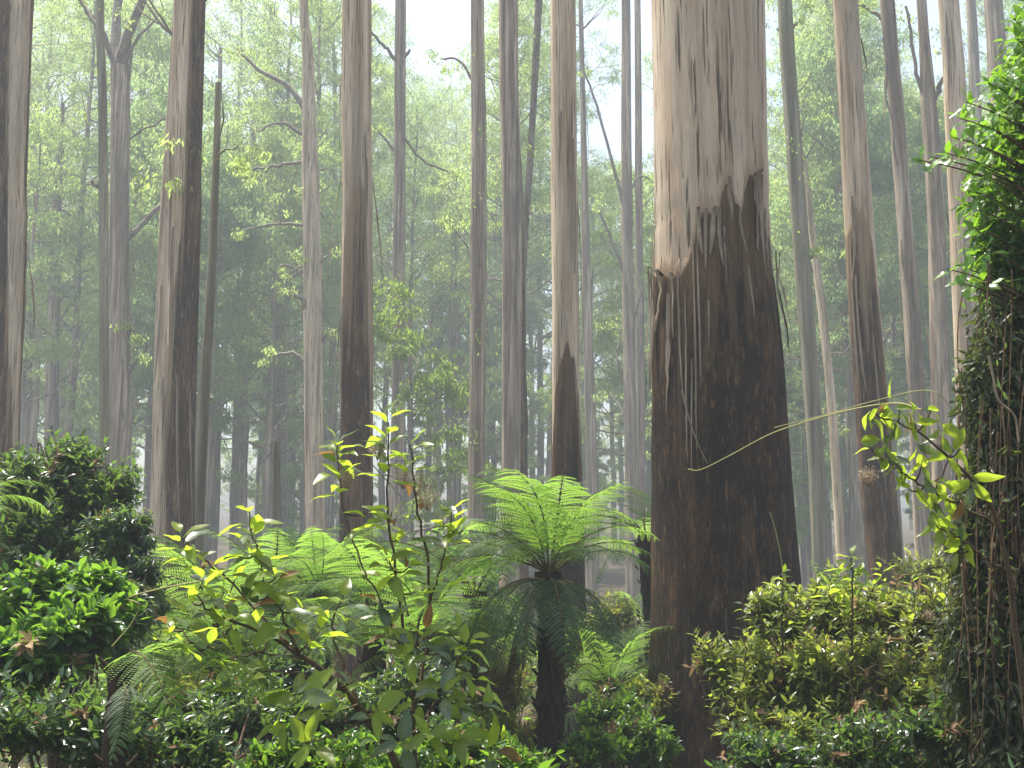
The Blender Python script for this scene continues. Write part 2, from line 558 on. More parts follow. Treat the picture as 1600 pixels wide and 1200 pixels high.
ZONES = [(45, "left of the hazy branched trunk"), (155, "between the hazy branched trunk and the thin olive pole"), (245, "between the forked grey trunk and the dark-footed eucalyptus"),
         (330, "behind the slim leaning pole"), (400, "right of the slim leaning pole"), (480, "around the broken stump"), (550, "behind the trunk with bent dead branches"),
         (620, "right of the big dark-footed trunk"), (690, "right of the slender grey trunk"), (750, "behind the tufted dark grey trunk"), (800, "behind the twisted peeling trunk"),
         (880, "left of the smooth pale olive trunk"), (950, "right of the smooth pale olive trunk"), (1020, "beside the giant trunk's left side"), (1200, "behind the giant trunk"),
         (1290, "just right of the giant trunk"), (1370, "behind the leaning dark-footed tree"), (1440, "behind the curved pale grey trunk"), (1500, "beside the swollen-fork trunk"), (1560, "behind the stout striped trunk"), (1610, "behind the vine leaves at the right edge"), (9999, "just past the right edge trunk")]


REPEATS = {}


def number_labels():
    """Things of one kind in one gap between named trunks are told apart by their order across the photo."""
    words = ["leftmost", "second from left", "third from left", "fourth from left", "fifth from left", "sixth from left", "seventh from left", "eighth from left", "ninth from left",
             "tenth from left", "eleventh from left", "twelfth from left"]
    for (kind, zn), lst in REPEATS.items():
        lst.sort(key=lambda t: t[0])
        for i, (px, o) in enumerate(lst):
            if len(lst) == 1:
                o["label"] = kind + " " + zn
            elif i == len(lst) - 1:
                o["label"] = "rightmost " + kind + " " + zn
            else:
                o["label"] = words[min(i, 11)] + " " + kind + " " + zn


def repeat(o, kind, px):
    REPEATS.setdefault((kind, zone(px)), []).append((px, o))
    return o


def zone(px):
    for x, t in ZONES:
        if px < x:
            return t


def place_far(var, n, y0, y1, name, label, group, smin=0.85, smax=1.15, limitpx=None, seed=1):
    rng = np.random.default_rng(seed)
    placed = 0
    tries = 0
    while placed < n and tries < n * 30:
        tries += 1
        Y = y0 + (y1 - y0) * rng.random() ** 0.8
        px = rng.uniform(-110, 1710)
        x = (px - 800) / FPX * Y
        tr, cr = var[rng.integers(len(var))]
        s = rng.uniform(smin, smax)
        cap = (0.543 * Y + 8) / tr_height[tr.name]
        s = min(s, cap)
        H = tr_height[tr.name] * s
        z = float(ground_z(x, Y)) - 0.1
        halfpx = 5.0 * s / Y * FPX
        ok = True
        for g0, g1, gy in GAPS:
            if g0 - halfpx * .5 < px < g1 + halfpx * .5:
                ztop = P(px, gy, Y)[2]
                if z + H > ztop:
                    s2 = (ztop - z) / tr_height[tr.name]
                    if s2 > 0.6:
                        s = s2
                    else:
                        ok = False
        if not ok:
            continue
        root = repeat(empty(name, (x, Y, z), label + " " + zone(px), "tree", group), label, px)
        root.rotation_euler = (0, 0, rng.uniform(0, 6.28))
        root.scale = (s, s, s)
        part("trunk", tr, root)
        part("crown", cr, root)
        placed += 1


def mesh_h(me):
    co = np.empty(len(me.vertices) * 3, np.float32)
    me.vertices.foreach_get("co", co)
    return float(co.reshape(-1, 3)[:, 2].max())


tr_height = {}
for v in VAR_TALL + VAR_MID + VAR_LOW:
    tr_height[v[0].name] = mesh_h(v[1])

place_far(VAR_TALL, 86, 60, 135, "eucalyptus_tree", "tall hazy eucalyptus", "tall hazy eucalyptus trees deep in the forest", seed=11)
place_far(VAR_MID, 62, 54, 115, "young_eucalyptus_tree", "thin leafy eucalyptus", "young hazy trees between the far trunks", seed=12)
place_far(VAR_LOW, 16, 45, 95, "understorey_tree", "low leafy tree", "low understorey trees in the haze", seed=13)


place_far(VAR_LOW, 26, 92, 140, "understorey_tree", "small faint tree", "low understorey trees in the haze", seed=14)


def far_forest():
    """The wood beyond, one mass."""
    rng = np.random.default_rng(55)
    wood, crown = MB(), MB()
    cache = {}
    for src in VAR_TALL[:2] + VAR_MID[:2] + VAR_LOW[1:4]:
        out = []
        for me in src:
            co = np.empty(len(me.vertices) * 3, np.float32)
            me.vertices.foreach_get("co", co)
            li = np.empty(len(me.loops), np.int32)
            me.loops.foreach_get("vertex_index", li)
            tn = np.empty(len(me.vertices), np.float32)
            me.attributes["tone"].data.foreach_get("value", tn)
            out.append((co.reshape(-1, 3).astype(float), li.reshape(-1, 4), tn))
        cache[src] = out
    keys = list(cache)
    for i in range(44):
        Y = rng.uniform(140, 200)
        px = rng.uniform(-120, 1720)
        if 600 < px < 720 or 915 < px < 1000:
            s = 0.72
        else:
            s = rng.uniform(0.9, 1.2)
        x = (px - 800) / FPX * Y
        z = float(ground_z(x, Y))
        a = rng.uniform(0, 6.28)
        R = np.array([[math.cos(a), -math.sin(a), 0], [math.sin(a), math.cos(a), 0], [0, 0, 1]])
        (wv, wf, wt), (cv, cf, ct) = cache[keys[rng.integers(len(keys))]]
        wood.add(wv @ R.T * s + [x, Y, z], wf, wt)
        crown.add(cv @ R.T * s + [x, Y, z], cf, ct)
    root = empty("forest", (0, 180, 0), "far wall of misty forest closing off the view", "forest")
    root["kind"] = "stuff"
    for nm, b, mt in (("trunks", wood, M_GREY), ("canopy", crown, M_EUC)):
        o = part(nm, b.mesh(nm, mt, False, (0, 180, 0)), root)
        o["kind"] = "stuff"


far_forest()


# ------------------------------------------------------------------ trees traced one by one
def top_crown(seed, spread=5.5):
    rng = np.random.default_rng(seed)
    wood, crown = MB(), MB()
    for i in range(11):
        az = rng.uniform(0, 6.28)
        z0 = rng.uniform(-9, 1)
        reach = spread * rng.uniform(0.5, 1.0) * (1 if z0 < -3 else 0.7)
        e = np.array([math.cos(az) * reach, math.sin(az) * reach, z0 + reach * rng.uniform(0.5, 1.3)])
        limb(wood, rng, (0, 0, z0), e, 0.12, 0.03, 0.05)
        for _ in range(2):
            clump(crown, rng, e + rng.normal(size=3) * 0.9, spread * rng.uniform(0.2, 0.34), 55, 0.3, 0.085)
    return wood.mesh("limbs", M_LIMB), crown.mesh("crown", M_EUC, False)


TOPS = [top_crown(400 + i) for i in range(3)]


def trunk_table(pts, Y, topz, flare=1.35, topshrink=0.5):
    """Pixel trace (bottom first) -> centre line, radii from ground to top."""
    C, R = [], []
    for px, py, w in pts:
        c = P(px, py, Y)
        C.append(c)
        R.append(px2m(w, c) / 2)
    C, R = np.array(C), np.array(R)
    d0 = (C[1] - C[0]) / (C[1][2] - C[0][2])
    gz = float(ground_z(C[0][0], Y)) - 0.25
    if C[0][2] - gz > 0.3:
        b = C[0] + d0 * (gz - C[0][2]) * 0.7
        b[2] = gz
        b[1] = Y
        C = np.vstack([b, C])
        R = np.concatenate([[R[0] * flare], R])
    if topz is not None and topz > C[-1][2]:
        d1 = (C[-1] - C[-2]) / (C[-1][2] - C[-2][2])
        dz = topz - C[-1][2]
        t = C[-1] + d1 * dz * 0.6
        t[2] = topz
        C = np.vstack([C, t])
        R = np.concatenate([R, [R[-1] * topshrink]])
    return C, R


def trunk_mesh(rng, C, R, mat, base, n=20, step=0.6, rough=0.035, name="trunk", kt=7):
    z = C[:, 2]
    m = max(8, int((z[-1] - z[0]) / step))
    zz = np.linspace(z[0], z[-1], m)
    tt = np.interp(zz, z, np.arange(len(z)))
    S = smooth_poly(np.column_stack([C, R]), 400)
    o = np.argsort(S[:, 2])
    cx = np.interp(zz, S[o, 2], S[o, 0])
    cyy = np.interp(zz, S[o, 2], S[o, 1])
    rr = np.interp(zz, z, R)
    th = np.linspace(0, 2 * math.pi, n, endpoint=False)
    TH, Z = np.meshgrid(th, zz)
    mod = 1 + ringnoise(rng, TH, Z, rough, 0.05, kt) + ringnoise(rng, TH, Z, rough * 0.45, 0.3, 4)
    mod = mod + np.exp(-(Z - zz[0]) / 1.0) * 0.12 * np.sin(5 * TH + rng.uniform(0, 6))
    V = np.stack([cx[:, None] + rr[:, None] * mod * np.cos(TH), cyy[:, None] + rr[:, None] * mod * np.sin(TH), Z], -1)
    i, j = np.meshgrid(np.arange(m - 1), np.arange(n), indexing='ij')
    F = np.stack([i * n + j, i * n + (j + 1) % n, (i + 1) * n + (j + 1) % n, (i + 1) * n + j], -1).reshape(-1, 4)
    mb = MB()
    mb.add(V.reshape(-1, 3), F)
    mb.add(V[-1], np.array([[0, k, k + 1] for k in range(1, n - 1)]))

    def surf(theta, zq, out=0.0):
        """Point on the trunk's skin."""
        fx = np.interp(zq, zz, cx)
        fy = np.interp(zq, zz, cyy)
        ii = np.clip(np.searchsorted(zz, zq), 1, m - 1)
        jj = (np.asarray(theta) / (2 * math.pi) * n) % n
        j0 = jj.astype(int) % n
        j1 = (j0 + 1) % n
        fj = jj - np.floor(jj)
        fi = np.clip((zq - zz[ii - 1]) / (zz[ii] - zz[ii - 1]), 0, 1)
        md = (mod[ii - 1, j0] * (1 - fj) + mod[ii - 1, j1] * fj) * (1 - fi) + (mod[ii, j0] * (1 - fj) + mod[ii, j1] * fj) * fi
        r = np.interp(zq, zz, rr) * md + out
        return np.stack([fx + r * np.cos(theta), fy + r * np.sin(theta), zq + 0 * r], -1)

    return mb.mesh(name, mat, True, base), surf, zz[0]


def sleeve_mesh(rng, surf, zbase, Y, table, base, mat, n=72, m=60, rag=0.5, thick=0.014, bump=0.012, kt=26, furrow=0.0):
    """Rough dark bark stocking with a ragged top; table = (lateral -1..1, photo row) pairs."""
    th = np.linspace(0, 2 * math.pi, n, endpoint=False)
    u = np.cos(th)
    tb = np.array(sorted(table), float)
    row = np.interp(u, tb[:, 0], tb[:, 1])
    ztop = np.array([P(800, r, Y)[2] for r in row])
    back = np.sin(th) > 0.15
    ztop = np.where(back, ztop[np.argmin(np.abs(u))] * 0 + np.median(ztop), ztop)
    spike = np.abs(ringnoise(rng, th, th * 0, 1.0, 0, kt, 14)) ** 1.5 + 0.35 * rng.random(n) ** 2
    ztop = ztop + rag * (spike - 0.5)
    v = np.linspace(0, 1, m) ** 0.9
    TH = np.broadcast_to(th, (m, n))
    Z = zbase + v[:, None] * (ztop[None, :] - zbase)
    edge = np.clip((1 - v) * 9, 0.0, 1)[:, None]
    off = thick * (0.25 + 0.75 * edge) + bump * ringnoise(rng, TH, Z, 1.0, 0.9, 22, 16) * (0.3 + 0.7 * edge)
    if furrow:
        off = off + furrow * ringnoise(rng, TH, Z, 1.0, 0.22, 90, 26) * edge
    off = np.maximum(off, 0.004)
    V = surf(TH.ravel(), Z.ravel(), off.ravel())
    V2 = surf(th, ztop + 0.004, -0.012 * np.ones(n))
    i, j = np.meshgrid(np.arange(m - 1), np.arange(n), indexing='ij')
    F = np.stack([i * n + j, i * n + (j + 1) % n, (i + 1) * n + (j + 1) % n, (i + 1) * n + j], -1).reshape(-1, 4)
    mb = MB()
    mb.add(np.vstack([V, V2]), F, np.concatenate([np.repeat(np.clip((v - 0.45) / 0.55, 0, 1) * 0.5, n), np.full(n, 0.5)]))
    j = np.arange(n)
    k = (m - 1) * n
    mb.F4.append(np.stack([k + j, k + (j + 1) % n, k + n + (j + 1) % n, k + n + j], -1))
    return mb.mesh("rough_bark", mat, True, base)


def ribbon_mesh(rng, surf, theta, ztop, length, width, base, out=0.03, curl=0.0, swing=0.0):
    """A strip of shed bark hanging down the trunk."""
    m = 12
    s = np.linspace(0, 1, m)
    z = ztop - length * s
    o = 0.015 + out * np.sin(s * math.pi * 0.55) + rng.normal(size=m) * 0.004
    if curl:
        hook = s < 0.22
        o = o + np.where(hook, curl * np.sin(s / 0.22 * math.pi), 0)
        z = np.where(hook, ztop + curl * 0.8 * np.sin(s / 0.22 * math.pi * 0.9) - 0.1 * length * s, z)
    c = surf(np.full(m, theta) + swing * s ** 2, z, o)
    w = width * (0.55 + 0.45 * np.sin(s * math.pi) ** 0.5) * (1 - 0.6 * s ** 3) * 0.5
    ang = theta + math.pi / 2 + 0.5 * np.sin(s * 4 + rng.uniform(0, 6))
    d = np.stack([np.cos(ang), np.sin(ang), 0 * s], -1)
    nr = np.stack([np.cos(theta + 0 * s), np.sin(theta + 0 * s), 0 * s], -1)
    V = np.stack([c - d * w[:, None], c + nr * 0.3 * w[:, None], c + d * w[:, None]], 1)
    k = np.arange(m - 1) * 3
    F = np.concatenate([np.stack([k, k + 1, k + 4, k + 3], -1), np.stack([k + 1, k + 2, k + 5, k + 4], -1)])
    mb = MB()
    mb.add(V.reshape(-1, 3), F)
    return mb.mesh("bark_strip", M_STRIP, True, base)


def sprouts(rng, surf, zs, n_each, base, mat, L=0.16):
    mb = MB()
    for z in zs:
        th = rng.uniform(-math.pi, 0.0)
        c0 = surf(np.array([th]), np.array([z]), np.array([0.1]))[0]
        out = np.array([math.cos(th), math.sin(th), 0.2])
        c = c0 + out * rng.uniform(0.0, 0.7, (n_each, 1)) + rng.normal(size=(n_each, 3)) * 0.2
        D = np.stack([rng.normal(size=n_each) * .5, rng.normal(size=n_each) * .5, -0.3 - rng.random(n_each)], 1)
        s = rng.uniform(0.7, 1.3, n_each)
        leaf_quads(mb, c, D, rng.normal(size=(n_each, 3)), L * s, L * 0.3 * s, np.clip(rng.normal(.5, .25, n_each), 0, 1))
    return mb.mesh("leaf_sprouts", mat, False, base)


def traced_tree(seed, label, Y, pts, mat=M_GREY, sleeve=None, branches=(), strips=0, sprout=None, topz=52, crown=True,
                n=20, step=0.6, name="eucalyptus_tree", rough=0.035, group=None, sleeve_mat=M_ROUGHM, rag=0.5, topshrink=0.5):
    rng = np.random.default_rng(seed)
    C, R = trunk_table(pts, Y, topz, topshrink=topshrink)
    base = C[0].copy()
    root = empty(name, base, label, "tree", group)
    me, surf, zb = trunk_mesh(rng, C, R, mat, base, n, step, rough)
    part("trunk", me, root)
    if sleeve:
        part("rough_bark", sleeve_mesh(rng, surf, zb, Y, sleeve, base, sleeve_mat, rag=rag), root)
    lv = MB()
    for br in branches:
        B = []
        dy = rng.uniform(-0.6, 0.6)
        for k, (px, py, w) in enumerate(br):
            c = P(px, py, Y + dy * k)
            B.append([*c, px2m(w, c) / 2])
        B = smooth_poly(np.array(B), 12)
        B[1:-1, :3] += rng.normal(size=(10, 3)) * 0.03
        mb = MB()
        tube(mb, B[:, :3], np.maximum(B[:, 3], 0.008), 7)
        part("branch", mb.mesh("branch", M_LIMB if mat is not M_OLIVE else mat, True, base), root)
        if B[-1, 3] < px2m(5.5, B[-1, :3]) / 2 and rng.random() < 0.75:
            for _ in range(2):
                clump(lv, rng, B[-1, :3] + rng.normal(size=3) * 0.4, 0.9, 90, 0.2, 0.055)
    if lv.n:
        part("foliage", lv.mesh("foliage", M_EUC, False, base), root)
    for _ in range(strips):
        loose = rng.random() < 0.35
        th = (-0.12 if rng.random() < 0.5 else -math.pi + 0.12) if loose else -math.pi / 2 + rng.normal() * 0.75
        py = rng.uniform(20, 620)
        zt = P(800, py, Y)[2]
        part("bark_strip", ribbon_mesh(rng, surf, th, zt, rng.uniform(1.2, 4.5), rng.uniform(0.035, 0.09), base, rng.uniform(0.12, 0.32) if loose else rng.uniform(0.0, 0.12), 0, rng.normal() * 0.25), root)
    if sprout:
        y0, y1, k = sprout
        part("leaf_sprouts", sprouts(rng, surf, [P(800, p, Y)[2] for p in rng.uniform(y0, y1, k)], 16, base, M_EUCY), root, kind="stuff")
    if crown and topz:
        w, c = TOPS[seed % 3]
        t = C[-1] - base
        Mx = Matrix.Translation(Vector(t)) @ Matrix.Rotation(seed * 1.7, 4, 'Z') @ Matrix.Scale(1.0 if topz > 45 else 0.45, 4)
        part("limbs", w, root, Mx)
        part("crown", c, root, Mx)
    return root, surf, C, R


# main trunks of the photograph -------------------------------------------------
traced_tree(1, "brown and cream eucalyptus trunk cut by the photo's left edge", 24,
            [(4, 860, 34), (10, 600, 40), (17, 350, 44), (25, 0, 48)], M_CREAM,
            sleeve=[(-1, -500), (-0.2, -400), (0.05, -200), (0.3, 350), (0.65, 620), (1, 700)], strips=4, rag=1.5)
traced_tree(2, "thin straight olive pole trunk just left of the forked tree", 34,
            [(163, 740, 16), (162, 400, 15), (160, 150, 14), (156, 0, 13)], M_OLIVE, topz=30, sprout=(0, 300, 4),
            branches=[[(160, 300, 5), (150, 288, 8), (143, 283, 6)], [(158, 60, 7), (145, 30, 6), (118, -10, 5)]])
traced_tree(3, "grey trunk forking into several limbs near the top of the photo", 42,
            [(184, 800, 34), (187, 600, 32), (186, 400, 30), (188, 200, 29), (188, 105, 30)], M_GREY, topz=None, crown=False, strips=6, topshrink=0.5,
            branches=[[(186, 112, 24), (200, 60, 16), (222, 0, 13), (236, -70, 11), (240, -200, 9)],
                      [(187, 112, 24), (180, 60, 16), (186, 0, 13), (183, -80, 11), (180, -200, 9)],
                      [(180, 105, 10), (165, 60, 8), (135, 15, 7), (115, -20, 5)],
                      [(200, 375, 9), (222, 350, 8), (268, 303, 7)],
                      [(170, 240, 6), (205, 215, 4), (262, 183, 3)],
                      [(198, 530, 7), (212, 500, 4)], [(197, 585, 6), (220, 557, 3)], [(200, 130, 6), (210, 70, 5), (246, 26, 3)]])
traced_tree(4, "dark-footed eucalyptus with a cream upper left side beside the slim leaning pole", 25,
            [(281, 960, 42), (281, 800, 40), (285, 500, 42), (291, 300, 44), (296, 0, 48)], M_CREAM,
            sleeve=[(-1, 560), (-0.5, 440), (-0.1, 400), (0.3, 250), (0.5, -100), (0.8, -300), (1, -300)], strips=9, rag=1.2,
            branches=[[(303, 295, 8), (308, 290, 5)]])
traced_tree(5, "pale grey trunk standing tight behind the dark-footed eucalyptus", 33,
            [(247, 830, 26), (252, 600, 23), (256, 400, 18), (262, 250, 13), (268, 130, 9)], M_CREAM, topz=22, strips=2)
traced_tree(6, "slim brown pole leaning between the first two dark-footed trunks", 26.5,
            [(309, 860, 18), (318, 640, 17), (330, 440, 14), (338, 240, 11), (341, 130, 9)], M_OLIVE, topz=12.5, crown=False, name="young_eucalyptus_tree",
            branches=[[(340, 240, 4), (348, 180, 3), (346, 140, 2)], [(336, 250, 4), (352, 235, 3), (372, 228, 2)], [(320, 630, 5), (332, 618, 3)]], topshrink=0.5)
traced_tree(7, "hazy grey trunk with many bent dead side branches left of centre", 48,
            [(494, 860, 30), (490, 640, 30), (488, 400, 28), (485, 280, 27), (483, 180, 22), (480, 60, 16), (474, 0, 14)], M_CREAM, strips=5, sprout=(0, 220, 7),
            branches=[[(478, 172, 10), (450, 135, 8), (400, 105, 6), (370, 75, 4)], [(480, 252, 7), (440, 258, 5), (395, 265, 4)],
                      [(478, 352, 6), (430, 350, 4), (380, 360, 3)], [(484, 500, 9), (470, 466, 8), (440, 458, 4)],
                      [(482, 566, 7), (455, 552, 6), (420, 558, 4)], [(500, 532, 8), (512, 522, 6), (526, 516, 3)],
                      [(478, 215, 6), (440, 192, 4), (402, 205, 3)], [(478, 440, 4), (450, 415, 3), (430, 420, 2)], [(476, 305, 4), (452, 294, 3)],
                      [(496, 430, 5), (505, 405, 3), (524, 395, 2)], [(485, 660, 7), (475, 640, 4), (466, 628, 3)]])
traced_tree(8, "big straight trunk with a dark brown foot and cream sides left of centre", 24,
            [(556, 900, 52), (556, 700, 50), (557, 500, 50), (558, 250, 47), (558, 0, 45)], M_CREAM,
            sleeve=[(-1, 700), (-0.85, 560), (-0.72, 400), (-0.45, 300), (0.0, 265), (0.5, 275), (0.72, 330), (0.85, 520), (1, 600)], strips=8, rag=1.4)
traced_tree(9, "slender hazy grey trunk right of the big dark-footed trunk", 50,
            [(619, 830, 22), (622, 600, 20), (624, 300, 19), (626, 0, 17)], M_GREY, strips=4,
            branches=[[(620, 95, 7), (600, 72, 5), (578, 48, 4)], [(632, 90, 6), (640, 78, 4)], [(630, 210, 4), (660, 250, 4), (700, 268, 3)],
                      [(618, 240, 4), (600, 215, 4), (582, 195, 3)]], sprout=(300, 480, 2))
traced_tree(10, "dark grey trunk hung with small leaf tufts left of the pale pair", 40,
            [(744, 800, 27), (746, 600, 26), (748, 400, 25), (748, 200, 23), (746, 0, 20)], M_GREY, strips=6, sprout=(40, 700, 26),
            branches=[[(742, 130, 5), (720, 95, 4), (690, 92, 3)], [(742, 420, 4), (725, 380, 3), (700, 345, 3)]])
traced_tree(11, "grey trunk with twisted peeling bark just left of the pale smooth trunk", 36,
            [(803, 760, 38), (803, 560, 36), (802, 330, 34), (797, 200, 30), (794, 0, 30)], M_GREY, strips=9,
            sleeve=[(-1, 900), (0.4, 900), (0.75, 330), (1, 300)], rag=0.8)
traced_tree(12, "leaning dark thin branch-like trunk behind the pale pair", 38,
            [(818, 420, 10), (826, 290, 10), (834, 150, 11), (842, 0, 12)], M_LIMB, topz=26, crown=True, sprout=(0, 260, 16), topshrink=0.4)
traced_tree(13, "smooth pale olive trunk with a pointed dark bark foot behind the tree fern", 20.5,
            [(892, 1180, 64), (889, 1000, 56), (886, 760, 46), (884, 500, 43), (881, 250, 41), (880, 0, 39)], M_CREAM,
            sleeve=[(-1, 700), (-0.8, 600), (-0.45, 556), (-0.1, 546), (0.2, 545), (0.5, 560), (0.8, 610), (1, 680)], sleeve_mat=M_ROUGH, strips=4, rag=0.35)
traced_tree(14, "thin hazy trunk with forked side branches between the pale trunk and giant trunk", 60,
            [(990, 1010, 26), (988, 800, 23), (984, 600, 20), (979, 300, 17), (978, 0, 14)], M_GREY, strips=5,
            branches=[[(976, 330, 7), (958, 255, 5), (930, 160, 4), (912, 110, 3)], [(976, 430, 5), (950, 360, 4), (930, 320, 3)],
                      [(984, 300, 4), (1000, 275, 3), (1020, 285, 3)], [(978, 600, 5), (964, 560, 4), (970, 515, 3)], [(980, 665, 5), (970, 640, 4), (956, 618, 3)],
                      [(985, 520, 4), (1005, 450, 3), (1018, 440, 2)]])
traced_tree(15, "faint thin trunk close beside the forked hazy trunk near the giant", 64,
            [(1002, 1010, 16), (1001, 700, 15), (998, 300, 12), (996, 0, 10)], M_GREY, strips=2)
traced_tree(16, "smooth grey leaning trunk immediately right of the giant trunk", 38,
            [(1284, 960, 23), (1274, 700, 25), (1256, 450, 25), (1240, 220, 24), (1226, 0, 22)], M_OLIVE, strips=2, sprout=(220, 420, 10),
            branches=[[(1230, 60, 5), (1245, 35, 4)], [(1228, 60, 4), (1214, 45, 3)], [(1262, 405, 5), (1275, 398, 3)]])
traced_tree(17, "thin pale pole bending behind the smooth leaning trunk near the giant", 46,
            [(1313, 860, 14), (1300, 640, 14), (1283, 480, 12), (1265, 330, 11), (1245, 200, 9)], M_CREAM, topz=22, strips=2)
traced_tree(18, "leaning eucalyptus with cream upper trunk and dark foot with rounded top edge", 24,
            [(1392, 960, 52), (1372, 760, 50), (1354, 520, 48), (1340, 320, 44), (1330, 160, 40), (1321, 0, 38)], M_CREAM,
            sleeve=[(-1, 360), (-0.6, 335), (-0.1, 325), (0.2, 345), (0.55, 385), (0.75, 520), (0.9, 850), (1, 950)], sleeve_mat=M_ROUGHM, strips=6, rag=0.3)
traced_tree(19, "curved pale grey trunk with peeling ribbons right of the leaning dark-footed tree", 36,
            [(1447, 900, 30), (1434, 640, 27), (1424, 480, 24), (1410, 300, 22), (1398, 130, 22), (1386, 0, 22)], M_GREY, strips=10,
            branches=[[(1385, 35, 7), (1368, 22, 6), (1340, 5, 5)], [(1410, 290, 3), (1396, 220, 3), (1380, 60, 3)]])
traced_tree(20, "dark grey trunk with a swollen fork behind the leafy vine tree", 40,
            [(1474, 900, 28), (1469, 600, 28), (1462, 330, 26), (1451, 160, 24), (1444, 60, 16), (1440, 0, 15)], M_GREY, strips=9,
            branches=[[(1455, 165, 10), (1466, 145, 9), (1476, 115, 6), (1484, 60, 4)], [(1446, 160, 8), (1434, 120, 6), (1424, 60, 5), (1415, 10, 4)]])
traced_tree(21, "stout striped trunk partly covered by bright vine leaves at right", 36,
            [(1523, 900, 40), (1513, 600, 38), (1500, 300, 34), (1490, 100, 32), (1482, 0, 30)], M_CREAM, strips=8)
traced_tree(22, "faint blue grey trunk seen just above the bright vine leaves", 62,
            [(1545, 800, 20), (1533, 400, 18), (1522, 100, 16), (1517, 0, 15)], M_GREY)
traced_tree(23, "broad hazy trunk above the bright leaves at the photo's right edge", 46,
            [(1580, 700, 34), (1570, 350, 32), (1558, 80, 29), (1552, 0, 27)], M_GREY, strips=3)
traced_tree(24, "hazy trunk with bare drooping side branches behind the left bush", 66,
            [(78, 820, 22), (82, 600, 20), (88, 330, 17), (94, 230, 12)], M_GREY, topz=30,
            branches=[[(80, 300, 5), (110, 295, 4), (152, 285, 3)], [(84, 365, 5), (110, 360, 4), (140, 345, 3)], [(82, 380, 4), (70, 350, 3), (55, 330, 2)],
                      [(80, 490, 4), (110, 450, 3), (140, 430, 3)], [(78, 560, 4), (55, 545, 3), (35, 480, 3)], [(84, 520, 4), (100, 490, 3), (115, 470, 2)]])
traced_tree(25, "very faint trunk between the edge trunk and the hazy branched one", 80,
            [(36, 820, 22), (42, 500, 18), (50, 300, 14)], M_GREY, topz=36)
traced_tree(26, "faint brown grey trunk just right of the slim leaning pole", 70,
            [(327, 860, 18), (329, 700, 16), (333, 560, 14), (336, 400, 12)], M_GREY, topz=36)
traced_tree(27, "faint trunk in the haze left of the broken stump", 72,
            [(376, 860, 20), (378, 640, 18), (382, 480, 14), (388, 380, 10)], M_GREY, topz=32, strips=3)
traced_tree(28, "dark faint trunk in the haze directly behind the broken stump", 76,
            [(440, 860, 16), (439, 600, 14), (437, 400, 11)], M_LIMB, topz=34)
traced_tree(29, "faint double trunk right of centre behind the tree fern fronds", 64,
            [(924, 1000, 22), (926, 800, 20), (921, 600, 16), (916, 420, 13)], M_GREY, topz=38, strips=3)
traced_tree(30, "thin faint leaning trunk in the blue haze left of the tufted trunk", 84,
            [(704, 800, 12), (702, 620, 12), (706, 500, 9)], M_GREY, topz=28)

# broken stump pole
rngS = np.random.default_rng(31)
Cs, Rs = trunk_table([(434, 880, 13), (433, 780, 12), (432, 690, 12)], 22, None)
st = empty("broken_stump", Cs[0], "thin broken olive dead trunk snapped off among the ferns", "stump")
me, surfS, _ = trunk_mesh(rngS, Cs, Rs, M_OLIVE, Cs[0], 12, 0.15, 0.06)
part("trunk", me, st)
mb = MB()
topc = Cs[-1]
tube(mb, [topc + [-0.04, 0, -0.05], topc + [-0.045, 0, 0.07], topc + [-0.05, 0, 0.16]], [0.045, 0.03, 0.006], 6)
part("splinter", mb.mesh("splinter", M_OLIVE, True, Cs[0]), st)


